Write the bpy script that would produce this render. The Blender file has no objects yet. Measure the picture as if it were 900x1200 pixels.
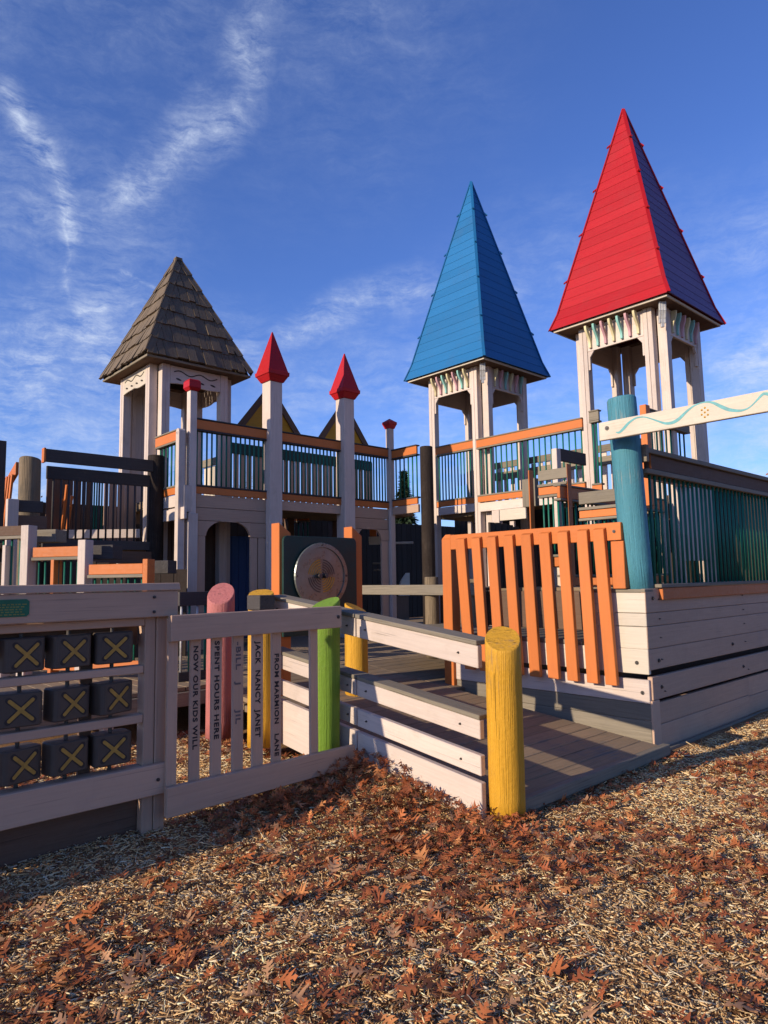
import bpy, math, random
import numpy as np
from mathutils import Vector as V, Matrix
random.seed(7); RNG = np.random.default_rng(7)
SC = bpy.context.scene
COL = SC.collection
rad = math.radians

# ------------------------------------------------------------------ camera model (900 x 1200 picture units)
CAM = V((0, 0, 1.40)); FOC = 800.0
P_, R_ = rad(5.64), 0.0157
FW = V((0, math.cos(P_), math.sin(P_)))
_R0 = V((1, 0, 0)); _U0 = V((0, -math.sin(P_), math.cos(P_)))
RT = _R0*math.cos(R_) - _U0*math.sin(R_)
UP = _U0*math.cos(R_) + _R0*math.sin(R_)
def ray(px, py): return FW + RT*((px-450)/FOC) - UP*((py-600)/FOC)
def W(px, py, d): return CAM + ray(px, py)*d
def G(px, py, z=0.0):
    r = ray(px, py); return CAM + r*((z-CAM.z)/r.z)

AZ = rad(47.5)
a_ = V((math.sin(AZ), math.cos(AZ), 0))          # to the right and away
b_ = V((-a_.y, a_.x, 0))                         # to the left and away
ZZ = V((0, 0, 1))
def zvert(q, py):
    """height at which the plumb line through q crosses picture row py"""
    k = (600-py)/FOC; v = V((q.x-CAM.x, q.y-CAM.y, 0))
    return CAM.z+(k*FW.dot(v)-UP.dot(v))/(UP.z-k*FW.z)
class Pl:
    """vertical plane through p running along direction d; n faces the viewer"""
    def __init__(s, p, d):
        s.p = V((p.x, p.y, 0)); s.d = d.normalized(); s.n = V((s.d.y, -s.d.x, 0))
    def hit(s, px, py):
        r = ray(px, py); t = (s.p-CAM).dot(s.n)/r.dot(s.n); q = CAM + r*t
        return (q-s.p).dot(s.d), q.z
    def S(s, px, py=650): return s.hit(px, py)[0]
    def R(s, x0, y0, x1, y1):
        (sa, za), (sb, zb) = s.hit(x0, y0), s.hit(x1, y1); return sa, sb, zb, za
    def at(s, u, z, n=0.0): return s.p + s.d*u + s.n*n + ZZ*z
def PA(p): return Pl(p, a_)
def PB(p): return Pl(p, -b_)

# ------------------------------------------------------------------ materials
def new_mat(name):
    m = bpy.data.materials.new(name); m.use_nodes = True
    nt = m.node_tree; nt.nodes.clear()
    out = nt.nodes.new('ShaderNodeOutputMaterial'); b = nt.nodes.new('ShaderNodeBsdfPrincipled')
    nt.links.new(b.outputs[0], out.inputs[0]); return m, nt, b
def nd(nt, t, **k):
    n = nt.nodes.new(t)
    for x, y in k.items(): setattr(n, x, y)
    return n
def mixc(nt, fac, c1, c2, blend='MIX'):
    n = nd(nt, 'ShaderNodeMix', data_type='RGBA', blend_type=blend)
    for s, v in ((n.inputs[0], fac), (n.inputs[6], c1), (n.inputs[7], c2)):
        if isinstance(v, bpy.types.NodeSocket): nt.links.new(v, s)
        elif isinstance(v, (int, float)): s.default_value = v
        else: s.default_value = (*v, 1)
    return n.outputs[2]
def ramp(nt, src, *stops):
    n = nd(nt, 'ShaderNodeValToRGB'); nt.links.new(src, n.inputs[0])
    e = n.color_ramp.elements
    while len(e) < len(stops): e.new(0.5)
    for i, (p, c) in enumerate(stops):
        e[i].position = p; e[i].color = (c, c, c, 1) if isinstance(c, (int, float)) else (*c, 1)
    return n.outputs[0]
def noise(nt, vec, scale, det=4, rough=0.6, mapping=None):
    if mapping:
        mp = nd(nt, 'ShaderNodeMapping'); mp.inputs['Scale'].default_value = mapping
        nt.links.new(vec, mp.inputs[0]); vec = mp.outputs[0]
    n = nd(nt, 'ShaderNodeTexNoise'); n.inputs['Scale'].default_value = scale
    n.inputs['Detail'].default_value = det; n.inputs['Roughness'].default_value = rough
    nt.links.new(vec, n.inputs['Vector']); return n.outputs[0]

def wood(name, col, under=(0.30, 0.24, 0.18), wear=0.25, grain=0.35, rough=0.62, bump=0.35, crack=0.5, fv=55, bd=0.004):
    """painted or bare timber; UV runs u = along the grain in metres"""
    col = tuple(x*0.87 for x in col)
    m, nt, b = new_mat(name)
    uv = nd(nt, 'ShaderNodeUVMap').outputs[0]
    tc = nd(nt, 'ShaderNodeTexCoord').outputs['Object']
    g = noise(nt, uv, 1.0, 5, 0.65, (2.2, fv, 1))
    g2 = noise(nt, uv, 1.0, 3, 0.5, (1.1, 14, 1))
    blot = noise(nt, tc, 2.3, 5, 0.65)
    fine = noise(nt, tc, 34, 3, 0.6)
    gr = ramp(nt, g, (0.25, 0.0), (0.75, 1.0))
    dark = tuple(c*(1-grain) for c in col); lite = tuple(min(1, c*(1+grain*0.35)) for c in col)
    c = mixc(nt, gr, dark, lite)
    c = mixc(nt, ramp(nt, g2, (0.35, 0.0), (0.7, 0.35)), c, tuple(x*0.86 for x in col))
    # every board keeps a tone of its own
    bv = noise(nt, uv, 1.0, 1, 0.5, (0.22, 0.35, 1))
    c = mixc(nt, ramp(nt, bv, (0.36, 0.32), (0.52, 0.0)), c, tuple(x*0.62 for x in col))
    c = mixc(nt, ramp(nt, bv, (0.52, 0.0), (0.68, 0.28)), c, tuple(min(1, x*1.12+0.015) for x in col))
    # dirt
    c = mixc(nt, ramp(nt, blot, (0.5, 0.0), (0.78, 0.45)), c, tuple(x*0.62+0.02 for x in col))
    # worn to bare wood, long flakes along the grain
    wn = nd(nt, 'ShaderNodeMath', operation='MULTIPLY'); nt.links.new(g, wn.inputs[0]); nt.links.new(blot, wn.inputs[1])
    wf = ramp(nt, wn.outputs[0], (0.33-0.08*wear, 0.0), (0.40-0.06*wear, min(1, wear*2)))
    c = mixc(nt, wf, c, under)
    ck = ramp(nt, noise(nt, uv, 1.0, 2, 0.5, (1.6, fv*1.75, 1)), (0.30, 1.0), (0.345, 0.0))
    ckm = nd(nt, 'ShaderNodeMath', operation='MULTIPLY'); nt.links.new(ck, ckm.inputs[0]); ckm.inputs[1].default_value = crack
    c = mixc(nt, ckm.outputs[0], c, tuple(x*0.28 for x in col))
    oi = nd(nt, 'ShaderNodeObjectInfo')
    hs = nd(nt, 'ShaderNodeHueSaturation'); nt.links.new(c, hs.inputs['Color'])
    mr = nd(nt, 'ShaderNodeMapRange'); nt.links.new(oi.outputs['Random'], mr.inputs[0]); mr.inputs[3].default_value = 0.9; mr.inputs[4].default_value = 1.07
    nt.links.new(mr.outputs[0], hs.inputs['Value'])
    nt.links.new(hs.outputs[0], b.inputs['Base Color'])
    nt.links.new(ramp(nt, fine, (0.3, rough-0.08), (0.7, min(1, rough+0.12))), b.inputs['Roughness'])
    b.inputs['Specular IOR Level'].default_value = 0.3
    h = nd(nt, 'ShaderNodeMath', operation='SUBTRACT'); nt.links.new(g, h.inputs[0]); nt.links.new(ckm.outputs[0], h.inputs[1])
    h2 = nd(nt, 'ShaderNodeMath', operation='ADD'); nt.links.new(h.outputs[0], h2.inputs[0])
    hf = nd(nt, 'ShaderNodeMath', operation='MULTIPLY'); nt.links.new(fine, hf.inputs[0]); hf.inputs[1].default_value = 0.4
    nt.links.new(hf.outputs[0], h2.inputs[1])
    bp = nd(nt, 'ShaderNodeBump'); bp.inputs['Strength'].default_value = bump; bp.inputs['Distance'].default_value = bd
    nt.links.new(h2.outputs[0], bp.inputs['Height']); nt.links.new(bp.outputs[0], b.inputs['Normal'])
    return m
def plain(name, col, rough=0.5, metal=0.0, var=0.2, scale=12, bump=0.1):
    m, nt, b = new_mat(name)
    tc = nd(nt, 'ShaderNodeTexCoord').outputs['Object']
    n = noise(nt, tc, scale, 5, 0.65)
    c = mixc(nt, ramp(nt, n, (0.3, 0.0), (0.72, 1.0)), tuple(x*(1-var) for x in col), tuple(min(1, x*(1+var*0.5)) for x in col))
    nt.links.new(c, b.inputs['Base Color'])
    nt.links.new(ramp(nt, n, (0.3, max(0.05, rough-0.1)), (0.7, min(1, rough+0.1))), b.inputs['Roughness'])
    b.inputs['Metallic'].default_value = metal; b.inputs['Specular IOR Level'].default_value = 0.35
    bp = nd(nt, 'ShaderNodeBump'); bp.inputs['Strength'].default_value = bump; bp.inputs['Distance'].default_value = 0.003
    nt.links.new(noise(nt, tc, scale*9, 3, 0.6), bp.inputs['Height']); nt.links.new(bp.outputs[0], b.inputs['Normal'])
    return m

LAV = wood('pale_paint', (0.70, 0.575, 0.485), under=(0.42, 0.34, 0.27), wear=0.3, grain=0.2)
LAV_SH = wood('shaded_pale_paint', (0.585, 0.385, 0.262), under=(0.36, 0.28, 0.25), wear=0.12, grain=0.16, bump=0.25, crack=0.3)  # the pale paint darkened and warmed: board shade put into the colour
CRM = wood('cream_paint', (0.69, 0.60, 0.47), under=(0.45, 0.36, 0.27), wear=0.35, grain=0.16)
GRY = wood('weathered_grey', (0.27, 0.228, 0.165), under=(0.17, 0.15, 0.12), wear=0.4, grain=0.4, rough=0.8, crack=0.6)
DGR = wood('dark_shaded_timber', (0.065, 0.056, 0.052), under=(0.08, 0.07, 0.06), wear=0.3, grain=0.3, rough=0.75)  # dark grey; also holds the shade of the weathered left railing
DECK = wood('deck_boards', (0.30, 0.212, 0.125), under=(0.13, 0.12, 0.10), wear=0.5, grain=0.4, rough=0.85, crack=0.7)
ORG = wood('orange_board', (0.63, 0.18, 0.038), under=(0.48, 0.15, 0.045), wear=0.08, grain=0.12, rough=0.55, bump=0.15, crack=0.12)
YEL = wood('yellow_paint', (0.78, 0.40, 0.030), under=(0.34, 0.19, 0.06), wear=0.45, grain=0.22, bump=0.9, crack=0.85, fv=85, bd=0.010)
GRN = wood('green_paint', (0.19, 0.33, 0.03), under=(0.17, 0.16, 0.06), wear=0.4, grain=0.2, bump=0.7, crack=0.6, fv=85, bd=0.010)
PNK = wood('salmon_paint', (0.62, 0.205, 0.18), under=(0.36, 0.18, 0.13), wear=0.35, grain=0.22, bump=0.8, crack=0.6, fv=85, bd=0.010)
TEA = wood('turquoise_paint', (0.085, 0.30, 0.37), under=(0.24, 0.26, 0.23), wear=0.3, grain=0.25, bump=0.8, crack=0.5, fv=85, bd=0.010)
LOG = wood('bare_log', (0.25, 0.185, 0.112), under=(0.10, 0.085, 0.06), wear=0.8, grain=0.5, rough=0.85, bump=0.9, crack=0.9, fv=85, bd=0.010)
BRN = wood('shaded_brown_log', (0.034, 0.022, 0.016), under=(0.05, 0.035, 0.025), wear=0.5, grain=0.4, rough=0.85, bump=0.9, crack=0.9, fv=85, bd=0.010)  # log brown taken near black, its shade is in the colour
BROWN = wood('brown_board', (0.17, 0.10, 0.065), under=(0.12, 0.08, 0.05), wear=0.4, grain=0.3, rough=0.8)
SHG = wood('cedar_shingle', (0.195, 0.145, 0.095), under=(0.10, 0.08, 0.06), wear=0.6, grain=0.5, rough=0.9, bump=1.0, crack=0.9)
BLU = wood('blue_paint', (0.015, 0.155, 0.37), under=(0.03, 0.12, 0.27), wear=0.06, grain=0.12, rough=0.5, bump=0.25, crack=0.12)
RED = wood('red_paint', (0.52, 0.010, 0.014), under=(0.38, 0.015, 0.015), wear=0.16, grain=0.3, rough=0.5, bump=0.3, crack=0.12)
PUR = wood('purple_paint', (0.165, 0.085, 0.21), under=(0.14, 0.07, 0.18), wear=0.06, grain=0.12, rough=0.55, bump=0.25, crack=0.12)
GOLD = wood('ochre_board', (0.62, 0.31, 0.02), under=(0.4, 0.2, 0.05), wear=0.15, grain=0.2)
PTE = wood('pastel_teal', (0.28, 0.58, 0.50), wear=0.15, grain=0.15)
PPK = wood('pastel_pink', (0.64, 0.36, 0.38), wear=0.15, grain=0.15)
PYL = wood('pastel_yellow', (0.74, 0.64, 0.36), wear=0.15, grain=0.15)
MUB = wood('mural_blue', (0.03, 0.08, 0.21), wear=0.1, grain=0.15)
MUY = wood('mural_yellow', (0.72, 0.52, 0.04), wear=0.1, grain=0.15)
BAR = plain('teal_bar', (0.008, 0.13, 0.085), 0.55, 0.0, 0.25, 8)
STL = plain('steel', (0.19, 0.205, 0.18), 0.30, 0.65, 0.35, 7)
BLT = plain('bolt_metal', (0.10, 0.09, 0.085), 0.5, 0.7, 0.3, 40)
DIM = wood('dim_board', (0.050, 0.034, 0.024), under=(0.03, 0.025, 0.02), wear=0.3, grain=0.3, rough=0.85)  # near-black tone that stands for deep shade on the added screens
PLS = plain('grey_plastic', (0.080, 0.060, 0.045), 0.55, 0.0, 0.15, 20, 0.2)
DKG = plain('dark_green_board', (0.010, 0.035, 0.026), 0.5, 0.0, 0.25, 9)
PLQ = plain('green_plaque', (0.010, 0.13, 0.065), 0.35, 0.0, 0.2, 15)
XYL = plain('ochre_mark', (0.44, 0.25, 0.045), 0.6, 0.0, 0.3, 30)
INK = plain('carved_ink', (0.035, 0.026, 0.026), 0.8, 0.0, 0.3, 30)
INKF = plain('faded_ink', (0.16, 0.125, 0.12), 0.8, 0.0, 0.5, 60)
LTR = plain('gold_lettering', (0.22, 0.22, 0.05), 0.5, 0.0, 0.2, 30)
WAVE = plain('wave_paint', (0.13, 0.36, 0.36), 0.6, 0.0, 0.3, 25)
CARV = plain('dark_carving', (0.045, 0.035, 0.03), 0.8, 0.0, 0.2, 30)
LAMP = plain('galvanised', (0.50, 0.49, 0.46), 0.45, 0.35, 0.35, 14)
BARK = plain('bark', (0.09, 0.065, 0.05), 0.9, 0.0, 0.4, 9, 0.6)
NEED = plain('evergreen_leaf', (0.028, 0.052, 0.022), 0.7, 0.0, 0.5, 3)
AUT = plain('autumn_leaf', (0.30, 0.12, 0.03), 0.7, 0.0, 0.5, 3)

# ------------------------------------------------------------------ mesh builder
class MB:
    def __init__(s): s.v = []; s.f = []; s.uv = []; s.m = []
    def hexa(s, p, mi=0):
        """p: 8 points, 0-3 one end loop, 4-7 the matching loop"""
        k = len(s.v); s.v += [tuple(x) for x in p]
        e = [(p[1]-p[0]), (p[3]-p[0]), (p[4]-p[0])]
        L = [x.length for x in e]; i0 = L.index(max(L)); ud = e[i0].normalized()
        ou, ov = random.random()*40, random.random()*40
        cen = sum(p, V((0, 0, 0)))/8
        for q in ((3, 2, 1, 0), (4, 5, 6, 7), (0, 1, 5, 4), (1, 2, 6, 5), (2, 3, 7, 6), (3, 0, 4, 7)):
            pts = [p[i] for i in q]
            n = (pts[1]-pts[0]).cross(pts[3]-pts[0])
            if n.dot(sum(pts, V((0, 0, 0)))/4-cen) < 0: q = q[::-1]; pts = pts[::-1]; n = -n
            s.f.append([k+i for i in q]); n = n.normalized() if n.length > 1e-12 else V((0, 0, 1))
            if abs(n.dot(ud)) > 0.7:
                t = n.orthogonal().normalized(); w = n.cross(t); s.uv.append([(x.dot(t)*8+ou, x.dot(w)*0.7+ov) for x in pts])
            else:
                w = n.cross(ud); s.uv.append([(x.dot(ud)+ou, x.dot(w)+ov) for x in pts])
            s.m.append(mi)
    def box(s, pl, s0, s1, z0, z1, n0, n1, mi=0):
        if s0 > s1: s0, s1 = s1, s0
        if z0 > z1: z0, z1 = z1, z0
        s.hexa([pl.at(s0, z0, n0), pl.at(s1, z0, n0), pl.at(s1, z0, n1), pl.at(s0, z0, n1),
                pl.at(s0, z1, n0), pl.at(s1, z1, n0), pl.at(s1, z1, n1), pl.at(s0, z1, n1)], mi); return s
    def sk(s, pl, s0, za0, zb0, s1, za1, zb1, n0, n1, mi=0):
        """board whose ends have their own bottom / top heights"""
        s.hexa([pl.at(s0, za0, n0), pl.at(s1, za1, n0), pl.at(s1, za1, n1), pl.at(s0, za0, n1),
                pl.at(s0, zb0, n0), pl.at(s1, zb1, n0), pl.at(s1, zb1, n1), pl.at(s0, zb0, n1)], mi); return s
    def bar(s, p0, p1, w, t, side=None, mi=0):
        d = (p1-p0).normalized()
        if side is None: side = V((1, 0, 0)) if abs(d.z) > 0.9 else ZZ.cross(d)
        x = (side - d*side.dot(d)).normalized(); y = d.cross(x)
        c = [x*(-w/2)+y*(-t/2), x*(w/2)+y*(-t/2), x*(w/2)+y*(t/2), x*(-w/2)+y*(t/2)]
        s.hexa([p0+q for q in c]+[p1+q for q in c], mi); return s
    def tube(s, pts, radii, n=12, mi=0, caps=True, wob=0.0, slant=None):
        k0 = len(s.v); ou = random.random()*30; acc = 0; rings = []; us = []
        ph = [1+wob*(random.random()-0.5)*2 for _ in range(n)]
        ref = None
        for i, p in enumerate(pts):
            d = (pts[min(i+1, len(pts)-1)]-pts[max(i-1, 0)]).normalized()
            if ref is None: ref = d.orthogonal().normalized()
            x = (ref-d*ref.dot(d)).normalized(); y = d.cross(x); ref = x
            if i: acc += (pts[i]-pts[i-1]).length
            us.append(acc); r = []
            for j in range(n):
                an = 2*math.pi*j/n
                q = p+(x*math.cos(an)+y*math.sin(an))*(radii[i]*ph[j])
                if slant is not None and i == len(pts)-1: q = q+d*((q-p).dot(slant))
                r.append(len(s.v)); s.v.append(tuple(q))
            rings.append(r)
        for i in range(len(pts)-1):
            for j in range(n):
                j2 = (j+1) % n; ra = radii[i]*2*math.pi/n
                s.f.append([rings[i][j], rings[i][j2], rings[i+1][j2], rings[i+1][j]])
                s.uv.append([(us[i]+ou, j*ra), (us[i]+ou, (j+1)*ra), (us[i+1]+ou, (j+1)*ra), (us[i+1]+ou, j*ra)]); s.m.append(mi)
        if caps:
            for r, fl in ((rings[0], True), (rings[-1], False)):
                q = r[::-1] if fl else r
                s.f.append(list(q)); s.uv.append([((s.v[i][0])*9+ou, (s.v[i][1])*0.8) for i in q]); s.m.append(mi)
        return s
    def prism(s, pts, off, mi=0, ud=None):
        """closed outline pts (coplanar), extruded by off"""
        n = len(pts); k = len(s.v); s.v += [tuple(p) for p in pts]+[tuple(p+off) for p in pts]
        ud = (ud or (pts[1]-pts[0])).normalized(); nn = off.normalized(); w = nn.cross(ud); ou = random.random()*30
        nrm = V((0, 0, 0))
        for i in range(n): nrm += pts[i].cross(pts[(i+1) % n])
        flip = nrm.dot(off) > 0
        A = list(range(n)); Bq = [n+i for i in A]
        fs = [A[::-1] if flip else A, Bq if flip else Bq[::-1]]
        for i in range(n):
            j = (i+1) % n; q = [i, j, n+j, n+i]; fs.append(q if flip else q[::-1])
        al = list(pts)+[p+off for p in pts]
        for q in fs:
            s.f.append([k+i for i in q]); s.uv.append([(al[i].dot(ud)+ou, al[i].dot(w)+al[i].dot(nn)*0.9) for i in q]); s.m.append(mi)
        return s
    def tri(s, pts, uvs, mi=0):
        k = len(s.v); s.v += [tuple(p) for p in pts]; s.f.append(list(range(k, k+len(pts)))); s.uv.append(uvs); s.m.append(mi)
    def build(s, name, mats, parent=None, bevel=0.004, smooth=False):
        if not isinstance(mats, (list, tuple)): mats = [mats]
        me = bpy.data.meshes.new(name)
        off = V((0, 0, 0)) if parent is None else WORLD[parent.name]
        vv = [(x-off.x, y-off.y, z-off.z) for x, y, z in s.v]
        o = bpy.data.objects.new(name, me); COL.objects.link(o)
        if parent is None:
            c = np.array(vv); lo, hi = c.min(0), c.max(0)
            org = V(((lo[0]+hi[0])/2, (lo[1]+hi[1])/2, lo[2])); o.location = org
            vv = [(x-org.x, y-org.y, z-org.z) for x, y, z in vv]; WORLD[o.name] = org
        else:
            o.parent = parent; WORLD[o.name] = off
        me.from_pydata(vv, [], s.f)
        ul = me.uv_layers.new(name='UVMap'); flat = [c for f in s.uv for q in f for c in q]
        ul.data.foreach_set('uv', flat)
        for m in mats: me.materials.append(m)
        me.polygons.foreach_set('material_index', s.m)
        if smooth: me.polygons.foreach_set('use_smooth', [len(f) <= 4 for f in s.f])
        me.update()
        if bevel:
            md = o.modifiers.new('edge', 'BEVEL'); md.width = bevel; md.segments = 1; md.limit_method = 'ANGLE'; md.angle_limit = rad(50)
        return o
WORLD = {}
def tag(o, label, cat, group=None, kind=None):
    if label: o['label'] = label
    if cat: o['category'] = cat
    if group: o['group'] = group
    if kind: o['kind'] = kind
    return o
def thing(name, label, cat, loc, group=None):
    o = bpy.data.objects.new(name, None); COL.objects.link(o); o.location = loc; o.empty_display_size = 0.2
    WORLD[o.name] = V(loc); tag(o, label, cat, group); return o
def flat(o): o['kind'] = 'structure'; return o

def text_obj(txt, name, size, origin, xd, yd, mat, parent, depth=0.002, wide=1.0):
    cu = bpy.data.curves.new(name, 'FONT'); cu.body = txt; cu.size = size; cu.extrude = depth; cu.space_character = 1.12
    cu.offset = size*0.028; cu.resolution_u = 3
    t = bpy.data.objects.new(name, cu); COL.objects.link(t)
    dg = bpy.context.evaluated_depsgraph_get(); me = bpy.data.meshes.new_from_object(t.evaluated_get(dg))
    bpy.data.objects.remove(t); me.name = name
    n = xd.cross(yd)
    M = Matrix(((xd.x*wide, yd.x, n.x, origin.x), (xd.y*wide, yd.y, n.y, origin.y), (xd.z*wide, yd.z, n.z, origin.z), (0, 0, 0, 1)))
    me.transform(M); me.transform(Matrix.Translation(-WORLD[parent.name]))
    o = bpy.data.objects.new(name, me); COL.objects.link(o); me.materials.clear(); me.materials.append(mat)
    o.parent = parent; WORLD[o.name] = WORLD[parent.name]; return o
def bolt(pl, s, z, n, parent, r=0.016):
    c0 = pl.at(s, z, n-0.004); m = MB()
    m.tube([c0, c0+pl.n*0.010], [r, r], 12); m.tube([c0+pl.n*0.008, c0+pl.n*0.019], [r*0.5, r*0.45], 6)
    return m.build('bolt', BLT, parent, 0)

def guard(label, pl, s0, s1, z0, z1, nb, mats=(ORG, GRY, ORG), th=0.04, grp=None, n=0.0, toph=0.14, both=0.10, barm=BAR, r=0.0135, name='guard_railing', lowbeam=None):
    t = thing(name, label, 'railing', pl.at((s0+s1)/2, z0, n), grp)
    MB().box(pl, s0, s1, z1-toph-0.02, z1-0.025, n-th/2, n+th/2).build('top_rail', mats[0], t)
    MB().box(pl, s0, s1, z1-0.022, z1, n-th/2-0.05, n+th/2+0.012).build('rail_cap', mats[1], t)
    MB().box(pl, s0, s1, z1-toph-0.05, z1-toph-0.023, n-th/2-0.05, n+th/2+0.006).build('rail_cap', mats[1], t)
    MB().box(pl, s0, s1, z0+both+0.003, z0+both+0.03, n-th/2-0.05, n+th/2+0.006).build('rail_cap', mats[1], t)
    MB().box(pl, s0, s1, z0, z0+both, n-th/2, n+th/2).build('bottom_rail', mats[2], t)
    for i in range(nb):
        u = s0+(s1-s0)*(i+0.5)/nb
        MB().tube([pl.at(u, z0+both+0.015, n-th/2-0.02), pl.at(u, z1-toph-0.035, n-th/2-0.02)], [r, r], 8).build('baluster', barm, t, 0, True)
    return t

# ------------------------------------------------------------------ sun, sky, camera
SUN_AZ, SUN_EL = 53.0, 18.5
cam = bpy.data.cameras.new('Camera'); co = bpy.data.objects.new('Camera', cam); COL.objects.link(co)
cam.sensor_fit = 'VERTICAL'; cam.sensor_height = 36; cam.lens = FOC/1200*36; cam.clip_end = 3000; cam.clip_start = 0.05
co.matrix_world = Matrix(((RT.x, UP.x, -FW.x, CAM.x), (RT.y, UP.y, -FW.y, CAM.y), (RT.z, UP.z, -FW.z, CAM.z), (0, 0, 0, 1)))
SC.camera = co
sd = V((math.sin(rad(SUN_AZ))*math.cos(rad(SUN_EL)), math.cos(rad(SUN_AZ))*math.cos(rad(SUN_EL)), -math.sin(rad(SUN_EL))))
sl = bpy.data.lights.new('Sun', 'SUN'); sl.energy = 5.0; sl.angle = rad(0.5); sl.color = (1.0, 0.845, 0.655)
so = bpy.data.objects.new('Sun', sl); COL.objects.link(so); so.rotation_euler = sd.to_track_quat('-Z', 'Y').to_euler(); so.location = (-8, -6, 12)
w = bpy.data.worlds.new('World'); SC.world = w; w.use_nodes = True; nt = w.node_tree; nt.nodes.clear()
wo = nd(nt, 'ShaderNodeOutputWorld'); bg = nd(nt, 'ShaderNodeBackground'); nt.links.new(bg.outputs[0], wo.inputs[0])
sky = nd(nt, 'ShaderNodeTexSky', sky_type='NISHITA'); sky.sun_disc = False
sky.sun_elevation = rad(SUN_EL); sky.sun_rotation = rad(SUN_AZ+180); sky.altitude = 100; sky.air_density = 1.0; sky.dust_density = 0.3; sky.ozone_density = 3.0
bg.inputs[1].default_value = 0.10
tcw = nd(nt, 'ShaderNodeTexCoord').outputs['Generated']
def vm(op, *a):
    n = nd(nt, 'ShaderNodeVectorMath', operation=op)
    for i, x in enumerate(a):
        if isinstance(x, bpy.types.NodeSocket): nt.links.new(x, n.inputs[i])
        else: n.inputs[i].default_value = x
    return n.outputs['Value'] if op in ('DOT_PRODUCT', 'LENGTH', 'DISTANCE') else n.outputs[0]
def mm(op, *a, clamp=False):
    n = nd(nt, 'ShaderNodeMath', operation=op); n.use_clamp = clamp
    for i, x in enumerate(a):
        if isinstance(x, bpy.types.NodeSocket): nt.links.new(x, n.inputs[i])
        else: n.inputs[i].default_value = x
    return n.outputs[0]
def clouds():
    """high cirrus: soft streaks laid along great arcs of the sky, torn by stretched noise"""
    wv = nd(nt, 'ShaderNodeTexNoise'); wv.inputs['Scale'].default_value = 7; wv.inputs['Detail'].default_value = 5; nt.links.new(tcw, wv.inputs['Vector'])
    scl = nd(nt, 'ShaderNodeVectorMath', operation='SCALE'); scl.inputs[3].default_value = 0.10
    nt.links.new(vm('SUBTRACT', wv.outputs['Color'], (0.5, 0.5, 0.5)), scl.inputs[0])
    wp = vm('ADD', tcw, scl.outputs[0])
    dirn = vm('NORMALIZE', wp)
    fv = nd(nt, 'ShaderNodeTexNoise'); fv.inputs['Scale'].default_value = 16; fv.inputs['Detail'].default_value = 4; nt.links.new(tcw, fv.inputs['Vector'])
    fs = nd(nt, 'ShaderNodeVectorMath', operation='SCALE'); fs.inputs[3].default_value = 0.035; nt.links.new(vm('SUBTRACT', fv.outputs['Color'], (0.5, 0.5, 0.5)), fs.inputs[0])
    fpos = vm('ADD', tcw, fs.outputs[0])
    fib = noise(nt, fpos, 1.0, 10, 0.72, (16, 16, 60)); fib2 = noise(nt, fpos, 9, 10, 0.72)
    tex = mm('MULTIPLY', ramp(nt, fib, (0.36, 0.0), (0.66, 1.0)), ramp(nt, fib2, (0.36, 0.12), (0.64, 1.0)))
    tot = None
    def seg(p, q, width, amp):
        nonlocal tot
        A, B = ray(*p).normalized(), ray(*q).normalized()
        d = B-A; L = d.length; dn = d/L
        rel = vm('SUBTRACT', dirn, tuple(A))
        t = mm('MULTIPLY', vm('DOT_PRODUCT', rel, tuple(dn)), 1/L, clamp=True)
        near = nd(nt, 'ShaderNodeVectorMath', operation='SCALE'); near.inputs[0].default_value = tuple(d); nt.links.new(t, near.inputs[3])
        dist = vm('DISTANCE', rel, near.outputs[0])
        g = mm('POWER', mm('SUBTRACT', 1.0, mm('DIVIDE', dist, width), clamp=True), 1.6)
        g = mm('MULTIPLY', g, amp)
        tot = g if tot is None else mm('MAXIMUM', tot, g)
    seg((330, -10), (292, 60), 0.05, 0.45); seg((292, 60), (265, 130), 0.05, 0.8); seg((265, 130), (145, 235), 0.065, 0.75)
    seg((10, 110), (70, 200), 0.045, 0.75); seg((70, 200), (88, 270), 0.04, 0.85); seg((88, 270), (85, 345), 0.04, 0.5)
    seg((10, 230), (130, 255), 0.17, 0.36); seg((-20, 430), (110, 400), 0.17, 1.0); seg((60, 180), (84, 275), 0.016, 0.9); seg((84, 275), (84, 340), 0.014, 0.7); seg((138, 318), (180, 333), 0.010, 0.6)
    seg((330, 385), (490, 355), 0.055, 0.75); seg((250, 420), (600, 470), 0.13, 0.5); seg((820, 470), (920, 420), 0.15, 0.75); seg((20, 20), (420, 30), 0.30, 0.16)
    seg((600, 330), (900, 300), 0.16, 0.25); seg((-100, 570), (1000, 550), 0.30, 0.95)
    return mm('MULTIPLY', tot, mm('ADD', mm('MULTIPLY', tex, 1.25), 0.08), clamp=True)
cl = clouds()
hs = nd(nt, 'ShaderNodeHueSaturation'); nt.links.new(sky.outputs[0], hs.inputs['Color']); hs.inputs['Saturation'].default_value = 1.0; hs.inputs['Value'].default_value = 1.0
tint = mixc(nt, 1.0, hs.outputs[0], (0.86, 1.06, 1.74), 'MULTIPLY')
nt.links.new(mixc(nt, cl, tint, (6.2, 7.0, 8.6)), bg.inputs[0])
SC.view_settings.view_transform = 'Standard'; SC.view_settings.look = 'None'; SC.view_settings.exposure = 0.2; SC.view_settings.gamma = 1.0
SC.cycles.max_bounces = 6; SC.cycles.diffuse_bounces = 3; SC.cycles.use_denoising = True

# ------------------------------------------------------------------ key places
Y0 = W(590, 950, 3.93); Y0.z = 0
def ab(A, B, z=0.0): return V((Y0.x, Y0.y, 0)) + a_*A + b_*B + ZZ*z
CORNER = G(766, 882)                               # deck corner
DECKZ = 0.44
def rampz(B): return 0.10+0.10*B
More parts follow.
